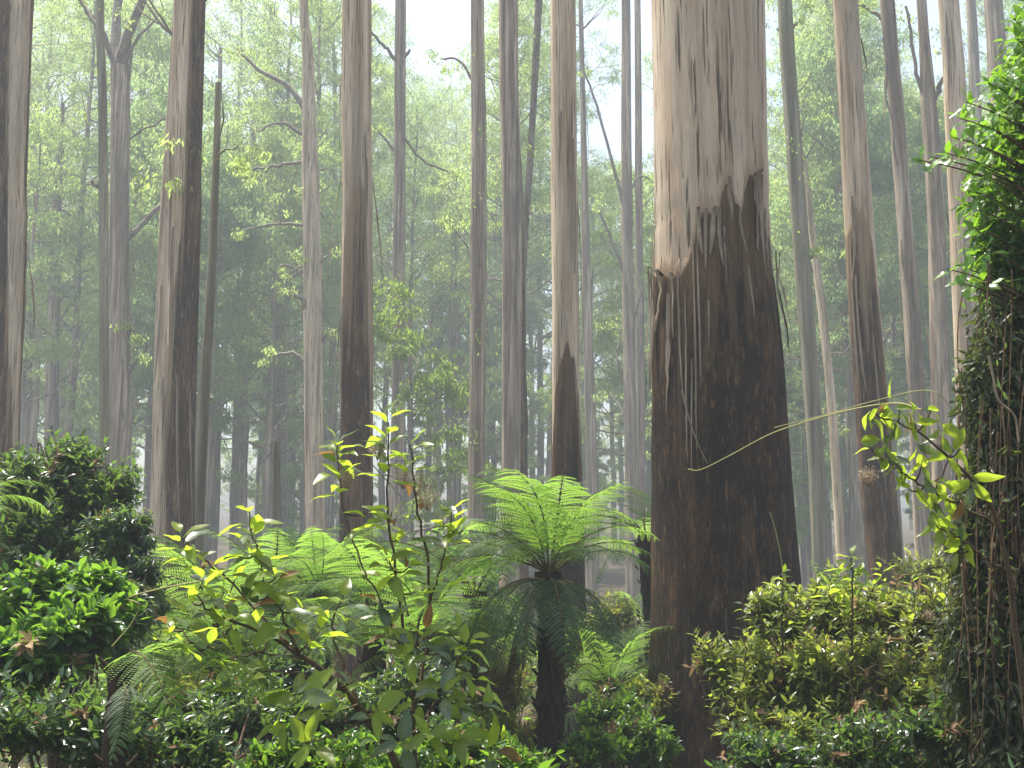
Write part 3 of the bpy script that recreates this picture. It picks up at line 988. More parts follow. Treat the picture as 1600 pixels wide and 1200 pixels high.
# ------------------------------------------------------------------ the giant trunk
def giant():
    rng = np.random.default_rng(77)
    Y = 12.8
    pts = [(1122, 1260, 270), (1133, 1130, 236), (1137, 1000, 233), (1133, 900, 222), (1126, 740, 207), (1120, 560, 194), (1112, 400, 178), (1109, 200, 174), (1105, 0, 174)]
    C, R = trunk_table(pts, Y, 44, flare=1.35)
    base = C[0].copy()
    root = empty("giant_eucalyptus_tree", base, "huge cream trunk with dark rough bark on its lower half", "tree")
    me, surf, zb = trunk_mesh(rng, C, R, M_BIG, base, 72, 0.14, 0.012, kt=16)
    part("trunk", me, root)
    tb = [(1026, 430), (1040, 438), (1056, 440), (1066, 420), (1074, 392), (1078, 360), (1092, 352), (1108, 358), (1112, 330), (1120, 310), (1128, 314),
          (1134, 340), (1142, 352), (1150, 320), (1156, 298), (1172, 298), (1180, 340), (1188, 372), (1196, 384), (1204, 420)]
    tb = [((x - 1115) / 90.0, y) for x, y in tb]
    tb2 = [(u_, y_ - 16 - 26 * abs(math.sin(7 * u_ + 1))) for u_, y_ in tb]
    o = part("inner_bark", sleeve_mesh(rng, surf, zb, Y, tb2, base, M_INNER, n=420, m=60, rag=0.42, thick=0.005, bump=0.0015, kt=70), root)
    part("rough_bark", sleeve_mesh(rng, surf, zb, Y, tb, base, M_ROUGH, n=380, m=190, rag=0.16, thick=0.028, bump=0.010, kt=60, furrow=0.011), root)

    def th_at(px, lo=1115, half=90):
        return -math.acos(max(-1, min(1, (px - lo) / half)))

    # hanging shed strips: pixel column, row of top, length m, width, outward bulge, curl
    for px, py, L, w, o, c in [(1166, 300, 0.95, 0.11, 0.03, 0.09), (1172, 302, 1.3, 0.06, 0.05, 0.05), (1080, 356, 0.55, 0.06, 0.03, 0.06), (1090, 356, 0.75, 0.05, 0.03, 0.05),
                               (1101, 358, 0.55, 0.07, 0.03, 0.07), (1108, 358, 0.7, 0.05, 0.04, 0.06), (1124, 312, 0.5, 0.05, 0.02, 0.05),
                               (1027, 440, 1.4, 0.10, 0.06, 0.12), (1034, 442, 0.7, 0.12, 0.08, 0.12), (1024, 420, 1.8, 0.05, 0.09, 0.06), (1046, 445, 0.8, 0.05, 0.03, 0.06),
                               (1052, 440, 1.6, 0.03, 0.03, 0), (1072, 395, 2.6, 0.03, 0.03, 0), (1078, 390, 1.9, 0.025, 0.04, 0), (1060, 470, 2.1, 0.03, 0.05, 0),
                               (1204, 405, 0.9, 0.10, 0.11, 0.12), (1205, 395, 1.5, 0.04, 0.10, 0.08), (1200, 430, 1.1, 0.05, 0.06, 0.05), (1194, 380, 1.4, 0.04, 0.02, 0),
                               (1040, 470, 1.5, 0.09, 0.01, 0), (1066, 560, 1.5, 0.02, 0.04, 0), (1024, 300, 2.0, 0.04, 0.02, 0), (1185, 340, 0.8, 0.05, 0.02, 0.0),
                               (1140, 350, 0.6, 0.03, 0.01, 0), (1116, 380, 0.7, 0.03, 0.01, 0), (1150, 420, 0.8, 0.03, 0.01, 0), (1090, 470, 0.8, 0.025, 0.01, 0)]:
        part("bark_strip", ribbon_mesh(rng, surf, th_at(px), P(px, py, Y)[2], L, w, base, o + 0.012, c, rng.normal() * 0.05), root)
    # one loose ribbon sloping across the dark bark
    a, b = P(1066, 610, 11.85), P(1106, 725, 11.85)
    mbx = MB()
    tube(mbx, bez(a, (a + b) / 2 + [-0.06, 0, -0.05], b, 8), np.linspace(0.012, 0.004, 8), 4)
    part("bark_strip", mbx.mesh("bark_strip", M_STRIP, True, base), root)
    w, c = TOPS[0]
    part("limbs", w, root, Matrix.Translation(Vector(C[-1] - base)))
    part("crown", c, root, Matrix.Translation(Vector(C[-1] - base)))
    return root


giant()


# ------------------------------------------------------------------ ferns
def frond_meshes(seed, L, th0, th1, plen, mat, npair=14, npin=17, power=1.2, nm="frond"):
    """One bipinnate fern frond heading along +X: leaflets mesh and its stalk."""
    rng = np.random.default_rng(seed)
    m = 40
    s = np.linspace(0, 1, m)
    th = np.radians(th0 + (th1 - th0) * s ** power)
    side = rng.normal() * 0.12
    ds = L / (m - 1)
    x = np.concatenate([[0], np.cumsum(np.cos(th[:-1]) * ds)])
    z = np.concatenate([[0], np.cumsum(np.sin(th[:-1]) * ds)])
    y = side * L * s ** 2
    pts = np.stack([x, y, z], -1)
    T = nrm(np.gradient(pts, axis=0))
    S = nrm(np.cross(np.array([0, 0, 1.0]) + T * 0.001, T))
    S = np.where(np.abs(S).sum(-1, keepdims=True) < 1e-6, np.array([0, 1.0, 0]), S)
    N = np.cross(T, S)
    stalk = MB()
    tube(stalk, pts[::2], np.linspace(0.013, 0.002, len(pts[::2])) * (L / 1.5), 5)
    lv = MB()
    sp = np.linspace(0.17, 0.985, npair)
    gap = L * 0.82 / npair
    C_, D_, N_, L_, T_ = [], [], [], [], []
    for sg in (-1, 1):
        for q in sp:
            k = q * (m - 1)
            i = min(int(k), m - 2)
            f = k - i
            c = pts[i] * (1 - f) + pts[i + 1] * f
            t, sd, nn = T[i], S[i], N[i]
            pl = plen * min(1, (q - 0.10) / 0.22) * (1 - q) ** 0.55 * 1.25 + 0.02
            pl *= rng.uniform(0.92, 1.06)
            ax = nrm(sd * sg + t * (0.28 + 0.5 * q) + nn * rng.uniform(-0.22, 0.02) + rng.normal(size=3) * 0.04)
            n = max(4, int(npin * min(1, pl / plen + 0.3)))
            u = (np.arange(n) + 0.5) / n
            cc = c + ax * (u * pl)[:, None] - nn * (u ** 2 * pl * rng.uniform(0.22, 0.48))[:, None]
            pd = nrm(np.cross(nn, ax))
            wl = min(pl * 0.19, gap * 0.52) * (1 - u ** 3) * np.minimum(1, u * 6 + .5)
            tone = np.clip(rng.normal(0.5, 0.12) + 0.15 * rng.normal(size=n), 0, 1)
            for g in (-1, 1):
                C_.append(cc)
                D_.append(pd * g + ax * 0.35 - nn * 0.15 + rng.normal(size=(n, 3)) * 0.05)
                N_.append(np.broadcast_to(nn, (n, 3)))
                L_.append(wl + 0.006)
                T_.append(tone)
    Lv = np.concatenate(L_)
    leaf_quads(lv, np.concatenate(C_), np.concatenate(D_), np.concatenate(N_), Lv, plen / npin * 0.85, np.concatenate(T_), 0.0, 0.0, 0.4)
    return lv.mesh(nm, mat, False), stalk.mesh("stalk", M_RACHIS if mat is not M_DEAD else M_STEM)


FR = {
    'erect': [frond_meshes(500 + i, 1.5, 78, 12 - 12 * i, 0.46, M_FERN) for i in range(2)],
    'arch': [frond_meshes(510 + i, 1.55, 56 - 8 * i, -34 - 10 * i, 0.43, M_FERN) for i in range(3)],
    'flat': [frond_meshes(520 + i, 1.5, 28, -48 - 12 * i, 0.40, M_FERN) for i in range(2)],
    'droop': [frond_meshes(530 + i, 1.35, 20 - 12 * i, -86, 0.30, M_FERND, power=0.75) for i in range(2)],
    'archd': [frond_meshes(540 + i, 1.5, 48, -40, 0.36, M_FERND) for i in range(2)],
    'dead': [frond_meshes(550 + i, 1.2, -30, -92, 0.16, M_DEAD, 24, 9, power=0.4) for i in range(2)],
}


def fern(seed, c, label, spec, trunk_r=0.13, scale=1.0, group=None, name="tree_fern", trunk=True):
    """c = crown centre; spec = list of (kind, azimuth degrees, length factor)."""
    rng = np.random.default_rng(seed)
    c = np.asarray(c, float)
    gz = float(ground_z(c[0], c[1])) - 0.1
    base = np.array([c[0], c[1], gz])
    root = empty(name, base, label, "fern", group)
    h = c[2] - gz
    if trunk and h > 0.15:
        n, m = 18, max(10, int(h / 0.06))
        z = np.linspace(0, h, m)
        TH, Z = np.meshgrid(np.linspace(0, 2 * math.pi, n, endpoint=False), z)
        r = trunk_r * (1 + 0.25 * np.exp(-Z / 0.3)) * (1 + 0.10 * np.sin(5 * TH + Z * 22) + 0.08 * rng.normal(size=Z.shape))
        lx = 0.06 * np.sin(Z * 0.9)
        V = np.stack([lx - lx[-1, 0] + r * np.cos(TH), r * np.sin(TH), Z], -1)
        i, j = np.meshgrid(np.arange(m - 1), np.arange(n), indexing='ij')
        F = np.stack([i * n + j, i * n + (j + 1) % n, (i + 1) * n + (j + 1) % n, (i + 1) * n + j], -1).reshape(-1, 4)
        mb = MB()
        mb.add(V.reshape(-1, 3), F)
        for _ in range(int(26 * h)):
            zz = rng.uniform(0.2, 1) * h
            a = rng.uniform(0, 6.28)
            p = np.array([trunk_r * math.cos(a), trunk_r * math.sin(a), zz])
            tube(mb, [p, p + np.array([math.cos(a) * .05, math.sin(a) * .05, 0.05])], [0.014, 0.008], 4)
        part("trunk", mb.mesh("trunk", M_FERNTRUNK), root)
    for kind, az, lf in spec:
        lm, sm = FR[kind][rng.integers(len(FR[kind]))]
        a = math.radians(az)
        s = lf * scale
        Mx = (Matrix.Translation(Vector((math.cos(a) * 0.05, math.sin(a) * 0.05, h - (0.08 if kind in ('droop', 'dead') else 0.0)))) @ Matrix.Rotation(a, 4, 'Z')
              @ Matrix.Rotation(rng.normal() * 0.15, 4, 'X') @ Matrix.Diagonal((s, s, s, 1)))
        o = part("dead_frond" if kind == 'dead' else "frond", lm, root, Mx)
        part("stalk", sm, o)
    return root


def spec_ring(seed, n_e=4, n_a=8, n_f=6, n_d=5, n_dead=4):
    rng = np.random.default_rng(seed)
    out = []
    for kind, n in (('erect', n_e), ('arch', n_a), ('flat', n_f), ('archd', max(0, n_f // 2)), ('droop', n_d), ('dead', n_dead)):
        a0 = rng.uniform(0, 360)
        for i in range(n):
            out.append((kind, a0 + 360 * i / max(1, n) + rng.normal() * 12, rng.uniform(0.8, 1.08)))
    return out


# azimuths: -90 points at the camera, 90 away, 0 right, 180 left
fern(601, P(858, 893, 9.3), "tall tree fern with a spreading crown left of the giant trunk",
     [('erect', -78, .84), ('erect', -108, .9), ('erect', -130, .8), ('erect', -40, .74), ('erect', 80, .92), ('erect', 112, .95), ('erect', 55, .8), ('erect', 140, .85), ('arch', 15, .78), ('arch', -12, .66), ('arch', 38, .75), ('arch', 160, .85),
      ('arch', 185, .9), ('flat', 208, .85), ('flat', 172, .8), ('arch', 130, .85), ('archd', 0, .66), ('archd', 150, .8), ('archd', 225, .75), ('archd', -35, .6),
      ('droop', -85, .85), ('droop', -110, .8), ('droop', -50, .7), ('droop', 205, .8), ('droop', 240, .8), ('droop', 20, .6),
      ('dead', 190, 1), ('dead', 170, .9), ('dead', 215, .8), ('dead', -20, .7), ('dead', 10, .6), ('dead', -95, .75), ('dead', -60, .8), ('dead', -125, .85), ('droop', -135, .8), ('droop', -20, .7), ('droop', 180, .85), ('archd', -70, .62), ('archd', -120, .66)], 0.115)
fern(602, P(742, 925, 10.8), "tree fern half hidden behind the leafy shrub and the tall fern",
     [('arch', 150, .9), ('arch', 180, 1.), ('flat', 200, 1), ('arch', 100, .9), ('erect', 90, .7), ('droop', 250, .9), ('droop', 210, .8), ('arch', 60, .8),
      ('dead', 260, 1), ('dead', 300, 1), ('dead', 330, .9), ('arch', 130, 1), ('flat', 170, .9), ('archd', -60, .8)], 0.12)
fern(603, P(500, 925, 12.5), "bright fern crown below the big dark-footed trunk", spec_ring(3, 7, 9, 6, 2, 0), 0.12, 0.8)
fern(604, P(425, 945, 13.5), "fern crown below the broken stump", spec_ring(4, 5, 8, 6, 2, 0), 0.12, 0.9)
fern(605, P(585, 955, 11.5), "fern crown in the gap below and right of the big dark-footed trunk", spec_ring(5, 4, 9, 6, 2, 0), 0.12, 0.9)
fern(606, P(955, 1075, 13.0), "low bright fern between the tall fern's trunk and the giant trunk", spec_ring(6, 6, 9, 6, 2, 0), 0.11, 0.9)
fern(607, P(345, 1000, 9.5), "fern crown behind the broad-leaved shrub's yellow leaves", spec_ring(7, 4, 9, 7, 2, 0), 0.12, 0.85)
fern(608, P(650, 1010, 9.5), "fern crown behind the upright shrub stems", spec_ring(8, 3, 9, 7, 2, 0), 0.12, 0.9)
fern(609, P(190, 1035, 4.75), "foreground fern with one long frond reaching down over dark undergrowth",
     [('flat', -34, .95), ('flat', -14, .8), ('flat', -58, .75), ('arch', 40, .5), ('droop', -60, .5)], 0.05, 0.66)
fern(610, P(-75, 800, 7.2), "fern at the photo's left edge whose frond tips enter the view", [('arch', 10, .8), ('flat', -5, .7), ('arch', 35, .8), ('archd', 140, .8), ('droop', -20, .7)], 0.11, 0.55)
fern(611, P(1010, 835, 14.5), "fern frond fan appearing from behind the giant trunk's left side", [('arch', 170, .9), ('arch', 195, .9), ('flat', 185, .9), ('arch', 150, .9), ('erect', 120, .8), ('arch', 215, .9), ('arch', 80, .9), ('droop', 190, .7), ('arch', 30, .8)], 0.12)
rngU = np.random.default_rng(21)
for i in range(26):
    Y = rngU.uniform(13, 34)
    px = rngU.uniform(-60, 1660)
    x = (px - 800) / FPX * Y
    hh = rngU.uniform(0.5, 2.4)
    o = fern(620 + i, (x, Y, float(ground_z(x, Y)) + hh), "low understorey fern " + zone(px), spec_ring(40 + i, 3, 6, 4, 1, 0), 0.11, rngU.uniform(0.8, 1.15), "ferns of the understorey")
    repeat(o, "low understorey fern", px)


# ------------------------------------------------------------------ bushes
def bush(seed, label, lobes, ntwig, leafL, leafW, mat, name="bush", per=7, fold=0.12, droop=0.12, up=0.5, hang=False, group=None, dens=0.34, stems=8):
    """lobes: (centre, (rx, ry, rz)); whorls of leaves on twig ends across the lobes' surfaces."""
    rng = np.random.default_rng(seed)
    sub = []
    for c, r in lobes:
        c, r = np.asarray(c, float), np.asarray(r, float)
        sub.append((c, r * 0.72))
        for _ in range(7):
            dd = nrm(rng.normal(size=3))
            dd[2] = abs(dd[2]) if rng.random() < 0.75 else dd[2]
            sub.append((c + dd * r * rng.uniform(0.35, 0.75), r * rng.uniform(0.3, 0.6)))
    lobes = sub
    cs = np.array([l[0] for l in lobes], float)
    rs = np.array([l[1] for l in lobes], float)
    bx, by = cs[:, 0].mean(), cs[:, 1].mean()
    base = np.array([bx, by, float(ground_z(bx, by)) - 0.05])
    root = empty(name, base, label, "bush", group)
    w = (rs[:, 0] * rs[:, 2]) ** 0.9
    w = w / w.sum()
    nsh = int(ntwig * dens)
    K = per * 2 + 3
    idx = rng.choice(len(lobes), nsh, p=w)
    d = nrm(rng.normal(size=(nsh, 3)))
    d[:, 2] = np.where(d[:, 2] < -0.2, -d[:, 2], d[:, 2])
    e = cs[idx] + d * rs[idx] * (0.2 + 0.95 * rng.random(nsh) ** 0.7 + 0.45 * rng.random(nsh) * (rng.random(nsh) < 0.22))[:, None]
    b = cs[idx] + (cs[idx] - e) * 0.25 + rng.normal(size=(nsh, 3)) * rs[idx] * 0.25 - np.array([0, 0, 0.35]) * rs[idx]
    mid = (e + b) / 2 + rng.normal(size=(nsh, 3)) * 0.12 * np.linalg.norm(e - b, axis=1)[:, None] + np.array([0, 0, (-0.02 if not hang else 0.35)]) * np.linalg.norm(e - b, axis=1)[:, None]
    if hang:
        e = e - np.array([0, 0, 0.25]) * rs[idx]
    ns = int(nsh * 0.2)                      # long loose shoots that break the outline
    up_ = nrm(rng.normal(size=(ns, 3)) * 0.55 + np.array([0, -0.15, 0.9]))
    e[:ns] = e[:ns] + up_ * rs[idx[:ns]].mean(1)[:, None] * rng.uniform(0.3, 1.0, (ns, 1))
    mid[:ns] = (e[:ns] + b[:ns]) / 2 + up_ * 0.12
    mb, dm = MB(), MB()
    tone_s = np.clip(rng.normal(0.5, 0.2, nsh), 0, 1)
    deadsh = rng.random(nsh) < (0.09 if mat is M_LIGHTBUSH else 0.04)
    len_s = np.linalg.norm(e - b, axis=1)
    for q in range(K):
        f = 0.30 + 0.70 * (q + rng.random(nsh) * 0.8) / K
        f = np.minimum(f, 1.0)[:, None]
        c = (1 - f) ** 2 * b + 2 * f * (1 - f) * mid + f * f * e
        t = nrm(2 * (1 - f) * (mid - b) + 2 * f * (e - mid))
        a1 = nrm(np.cross(t, np.array([0.13, 0.21, 1.0])))
        a2 = np.cross(a1, t)
        ang = (q * 2.4 + rng.normal(size=nsh) * 0.5)[:, None]
        o = a1 * np.cos(ang) + a2 * np.sin(ang)
        D = o * 0.9 + t * (0.35 + 0.5 * f) + rng.normal(size=(nsh, 3)) * 0.25 - np.array([0, 0, 0.12 if not hang else 0.7])
        Nn = np.array([0, 0, 1.0]) + t * 0.4 + rng.normal(size=(nsh, 3)) * 0.45
        sc = rng.uniform(0.55, 1.25, nsh)
        tn = np.clip(tone_s + rng.normal(0, 0.2, nsh) + (f[:, 0] - 0.7) * 0.6, 0, 1)
        for sel, tgt in ((~deadsh, mb), (deadsh, dm)):
            leaf_quads(tgt, c[sel], D[sel], Nn[sel], leafL * sc[sel], leafW * sc[sel], tn[sel], fold, droop, 0.42)
    part("foliage", mb.mesh("foliage", mat, False, base), root, kind="stuff")
    if dm.n:
        part("dead_leaves", dm.mesh("dead_leaves", M_DEADLEAF, False, base), root, kind="stuff")
    ws = MB()
    for i in range(stems):
        li = rng.integers(len(lobes))
        ee = cs[li] + nrm(rng.normal(size=3)) * rs[li] * 0.75
        b0 = base + np.array([rng.normal() * 0.15, rng.normal() * 0.15, 0])
        limb(ws, rng, b0, ee, 0.022, 0.006, 0.0, 9, 5)
    for i in range(min(nsh, 320)):
        tube(ws, bez(b[i], mid[i], e[i], 5), np.linspace(0.0055, 0.0018, 5), 3)
    part("stems", ws.mesh("stems", M_STEM, True, base), root, kind="stuff")
    return root


def lobe(px, py, Y, rx, rz, ry=None):
    """Lobe centred on a pixel, radii in photo pixels."""
    c = P(px, py, Y)
    a, b = px2m(rx, c), px2m(rz, c)
    return (c, (a, ry if ry else a * 0.8, b))


bush(701, "dark glossy bush with sunlit white glints at the foot of the left edge trunk",
     [lobe(95, 760, 9.5, 85, 80), lobe(40, 800, 9.2, 80, 100), lobe(140, 810, 9.4, 85, 95), lobe(80, 880, 9.0, 100, 90), lobe(30, 900, 9.0, 80, 80)], 3200, 0.085, 0.036, M_DARKBUSH, per=7)
bush(702, "dark fine-leaved bush with drooping narrow leaves left of the yellow leaves",
     [lobe(195, 850, 8.6, 60, 85), lobe(185, 930, 8.5, 80, 95), lobe(165, 985, 8.2, 90, 95), lobe(215, 960, 8.7, 55, 90)], 3000, 0.085, 0.020, M_DARKBUSH, per=7, hang=True)
bush(703, "bright green broad-leaved bush in the lower left corner",
     [lobe(60, 950, 6.8, 110, 90), lobe(120, 1010, 6.5, 110, 75), lobe(30, 1060, 6.2, 110, 90), lobe(150, 950, 6.6, 60, 55)], 1500, 0.095, 0.044, M_MIDBUSH, per=7)
bush(704, "shaded tangle of small leaves at the bottom left",
     [lobe(60, 1150, 5.6, 150, 80), lobe(170, 1150, 5.6, 120, 85), lobe(300, 1190, 6.0, 120, 70), lobe(380, 1130, 7.5, 110, 80)], 2400, 0.065, 0.028, M_DARKBUSH, per=6)
bush(705, "dense yellow green bush of small leaves at the foot of the giant trunk",
     [lobe(1215, 990, 8.2, 60, 80), lobe(1290, 985, 8.0, 75, 85), lobe(1165, 1090, 7.6, 80, 95), lobe(1290, 1090, 7.4, 120, 110), lobe(1210, 1150, 7.2, 110, 80)], 2700, 0.082, 0.031, M_LIGHTBUSH, per=6, dens=0.2)
bush(706, "sunlit olive bush below the leaning dark-footed tree",
     [lobe(1370, 985, 7.8, 75, 80), lobe(1465, 1000, 7.4, 90, 85), lobe(1400, 1090, 7.0, 110, 100), lobe(1490, 1100, 6.8, 100, 100)], 2600, 0.074, 0.028, M_LIGHTBUSH, per=6, dens=0.2)
bush(714, "dark olive bush showing through the yellow green leaves at lower right",
     [lobe(1280, 1080, 8.9, 130, 110), lobe(1430, 1060, 8.6, 120, 110)], 2200, 0.07, 0.024, M_DARKBUSH, per=6, dens=0.28)
bush(707, "shaded low bush along the bottom right edge",
     [lobe(1190, 1210, 6.2, 110, 60), lobe(1350, 1190, 5.9, 140, 60), lobe(1500, 1170, 5.6, 120, 90)], 1700, 0.065, 0.026, M_DARKBUSH, per=6)
bush(708, "small-leaved bush between the fern trunk and giant trunk's foot",
     [lobe(960, 1140, 11.0, 65, 60), lobe(1000, 1180, 10.0, 60, 50), lobe(925, 1185, 9.0, 50, 40)], 1500, 0.085, 0.03, M_MIDBUSH, per=6)
bush(709, "sunny bush in the clearing left of the tall fern's trunk",
     [lobe(790, 1100, 11.5, 80, 70), lobe(740, 1170, 9.5, 100, 60), lobe(820, 1180, 10.5, 60, 50)], 1600, 0.085, 0.032, M_LIGHTBUSH, per=6)
bush(710, "tangled bush under the broad-leaved shrub at bottom centre",
     [lobe(520, 1140, 7.0, 140, 70), lobe(640, 1130, 7.5, 100, 80), lobe(440, 1080, 8.4, 110, 70)], 1900, 0.075, 0.028, M_DARKBUSH, per=6)
bush(711, "low sunlit bush between the leaning stem and the foreground fern",
     [lobe(300, 1110, 8.5, 90, 60), lobe(380, 1060, 9.5, 90, 60), lobe(240, 1100, 8.0, 60, 50)], 1500, 0.075, 0.028, M_LIGHTBUSH, per=6)
bush(712, "small leafy bush at the very bottom centre beneath the shrub leaves",
     [lobe(560, 1210, 5.6, 110, 50), lobe(690, 1200, 5.8, 110, 55), lobe(800, 1215, 6.2, 80, 45), lobe(450, 1210, 5.6, 100, 50)], 1700, 0.06, 0.026, M_MIDBUSH, per=6)
bush(713, "leafy bush tucked between the giant trunk's foot and low fern",
     [lobe(1010, 1120, 12.2, 60, 55), lobe(960, 1170, 11.2, 70, 40)], 1000, 0.10, 0.036, M_LIGHTBUSH, per=6)
for k, (px, py, Y, w, h, lab) in enumerate([
        (345, 960, 16, 60, 70, "tall pale shrub below the slim leaning pole"), (465, 930, 18, 50, 60, "tall pale shrub below the trunk with bent dead branches"),
        (650, 930, 17, 60, 70, "tall pale shrub below the slender hazy grey trunk"), (960, 990, 18, 55, 70, "tall pale shrub left of the giant trunk's middle"),
        (1300, 960, 17, 50, 70, "tall pale shrub right of the giant trunk's foot"), (1450, 930, 16, 60, 70, "tall pale shrub behind the lower right bush"), (770, 960, 19, 60, 70, "tall pale shrub behind the tall fern's left fronds")]):
    c = P(px, py, Y)
    bush(740 + k, lab, [lobe(px, py, Y, w, h), lobe(px - 20, py + 70, Y, w, h), lobe(px + 25, py + 110, Y, w * 1.2, h)], 1100, 0.12, 0.042, [M_MIDBUSH, M_LIGHTBUSH][k % 2], per=6, name="shrub", dens=0.3)
# understorey shrubs in the haze
rngB = np.random.default_rng(33)
for i in range(16):
    Y = rngB.uniform(17, 40)
    px = rngB.uniform(-80, 1680)
    x = (px - 800) / FPX * Y
    g = float(ground_z(x, Y))
    r = rngB.uniform(0.9, 1.6)
    o = bush(720 + i, "rounded understorey shrub " + zone(px),
         [((x, Y, g + r * 0.7), (r, r, r * 0.9)), ((x + r * .7, Y + .4, g + r * .5), (r * .7, r * .7, r * .7))], 900, 0.13, 0.045,
         [M_EUCY, M_MIDBUSH, M_LIGHTBUSH][i % 3], per=6, group="shrubs of the understorey", stems=5, name="shrub")
    repeat(o, "rounded understorey shrub", px)


# ------------------------------------------------------------------ broad-leaved plants: each leaf an object
def broad_leaf(name, mat, width=0.38, bend=0.25, foldv=0.22, twist=0.0, tone=0.5, rows=7):
    s = np.linspace(0, 1, rows)
    w = width * 0.5 * np.sin(np.pi * s ** 0.78) ** 0.9 + 0.006
    mb = MB()
    V = []
    for k in range(rows):
        x = 0.10 + 0.90 * s[k]
        z = 0.12 * s[k] - bend * s[k] ** 2 + 0.02 * math.sin(s[k] * 11 + bend * 30)
        for u in (-1, -0.5, 0, 0.5, 1):
            yy = u * w[k]
            V.append((x, yy * math.cos(twist * s[k]), z + foldv * abs(yy) * (1.3 - abs(u) * .4) + 0.01 * math.sin(9 * s[k] + u) + yy * math.sin(twist * s[k])))
    F = []
    for k in range(rows - 1):
        for j in range(4):
            a = k * 5 + j
            F.append((a, a + 1, a + 6, a + 5))
    tn = np.clip(tone + np.tile([-0.15, 0.05, 0.38, 0.0, -0.18], rows) + 0.12 * np.sin(np.arange(len(V)) * 2.7), 0, 1)
    mb.add(V, F, tn)
    tube(mb, [(0, 0, -0.02), (0.06, 0, 0.0), (0.12, 0, 0.012)], [0.012, 0.010, 0.008], 4, tone)
    return mb.mesh(name, mat)


LEAVES_Y = [broad_leaf("leaf", M_BROAD, 0.34 + 0.05 * (i % 3), 0.12 + 0.10 * i, 0.25 + 0.1 * (i % 2), 0.35 * (i - 2), 0.15 + 0.17 * i) for i in range(5)]
LEAVES_G = [broad_leaf("leaf", M_BROAD2, 0.36 + 0.04 * i, 0.15 + 0.15 * i, 0.25, 0.25 * (i - 1), 0.3 + 0.2 * i) for i in range(3)]
LEAVES_B = [broad_leaf("leaf", M_BROADB, 0.34, 0.35 + 0.2 * i, 0.5, 0.5, 0.3 + 0.4 * i) for i in range(2)]
LEAVES_V = [broad_leaf("leaf", M_BRIGHT, 0.36 + 0.05 * i, 0.12 + 0.12 * i, 0.2, 0.2 * (i - 1), 0.2 + 0.3 * i) for i in range(3)]


def leaf_obj(me, parent, base, c, D, N, L):
    D = nrm(D)
    S = nrm(np.cross(N, D))
    N = np.cross(D, S)
    M = Matrix(((D[0] * L, S[0] * L, N[0] * L, c[0] - base[0]), (D[1] * L, S[1] * L, N[1] * L, c[1] - base[1]), (D[2] * L, S[2] * L, N[2] * L, c[2] - base[2]), (0, 0, 0, 1)))
    part("leaf", me, parent, M)


def whorl_plant(seed, name, label, base, stems, whorls, L, sets, cat="shrub", droopy=0.0, twig_r=0.004):
    """stems: list of pixel polylines (px,py,Y,w); whorls: (px,py,Y,n[,scale])."""
    rng = np.random.default_rng(seed)
    base = np.asarray(base, float)
    root = empty(name, base, label, cat)
    sp = []
    for st_ in stems:
        B = np.array([[*P(a, b, c), px2m(w, P(a, b, c)) * 0.36] for a, b, c, w in st_])
        B = smooth_poly(B, 24)
        B[1:-1, :3] += rng.normal(size=(22, 3)) * 0.004
        mb = MB()
        tube(mb, B[:, :3], np.maximum(B[:, 3], 0.002), 7)
        part("stem", mb.mesh("stem", M_STEM, True, base), root)
        sp.append(B[:, :3])
    sp = np.concatenate(sp)
    tw = MB()
    for wh in whorls:
        px, py, Y, n = wh[:4]
        n = n + 1
        sc = wh[4] if len(wh) > 4 else 1.0
        c = P(px, py, Y)
        dist = np.linalg.norm(sp - c, axis=1) + np.where(sp[:, 2] > c[2] + 0.02, 0.3, 0)
        q = sp[np.argmin(dist)]
        dd = c - q
        if np.linalg.norm(dd) > 0.02:
            tube(tw, bez(q, (q + c) / 2 - [0, 0, 0.03], c, 7), np.linspace(twig_r * 1.3, twig_r * 0.7, 7), 5)
        ax = nrm(dd * [1, 1, 0.6] + np.array([0, 0, 0.14 - 0.3 * droopy]) + rng.normal(size=3) * 0.03)
        a1 = nrm(np.cross(ax, rng.normal(size=3)))
        a2 = np.cross(ax, a1)
        for k in range(n):
            f = k / max(1, n - 1)
            an = k * 2.4 + rng.normal() * 0.3
            o = a1 * math.cos(an) + a2 * math.sin(an)
            D = o * (1.0 - 0.35 * f) + ax * (0.2 + 0.5 * f) + np.array([0, 0, -0.15 - 0.9 * droopy * rng.random()]) + rng.normal(size=3) * 0.15
            st2 = sets[rng.choice(len(sets), p=[0.77, 0.19, 0.04] if len(sets) == 3 else [1.0 / len(sets)] * len(sets))]
            leaf_obj(st2[rng.integers(len(st2))], root, base, c - ax * 0.10 * (1 - f), D, ax + np.array([0, -0.1, 0.5]) + rng.normal(size=3) * 0.25, L * sc * rng.uniform(0.7, 1.12) * (1 - 0.2 * f))
    if tw.n:
        part("twigs", tw.mesh("twigs", M_STEM, True, base), root, kind="stuff")
    return root, rng


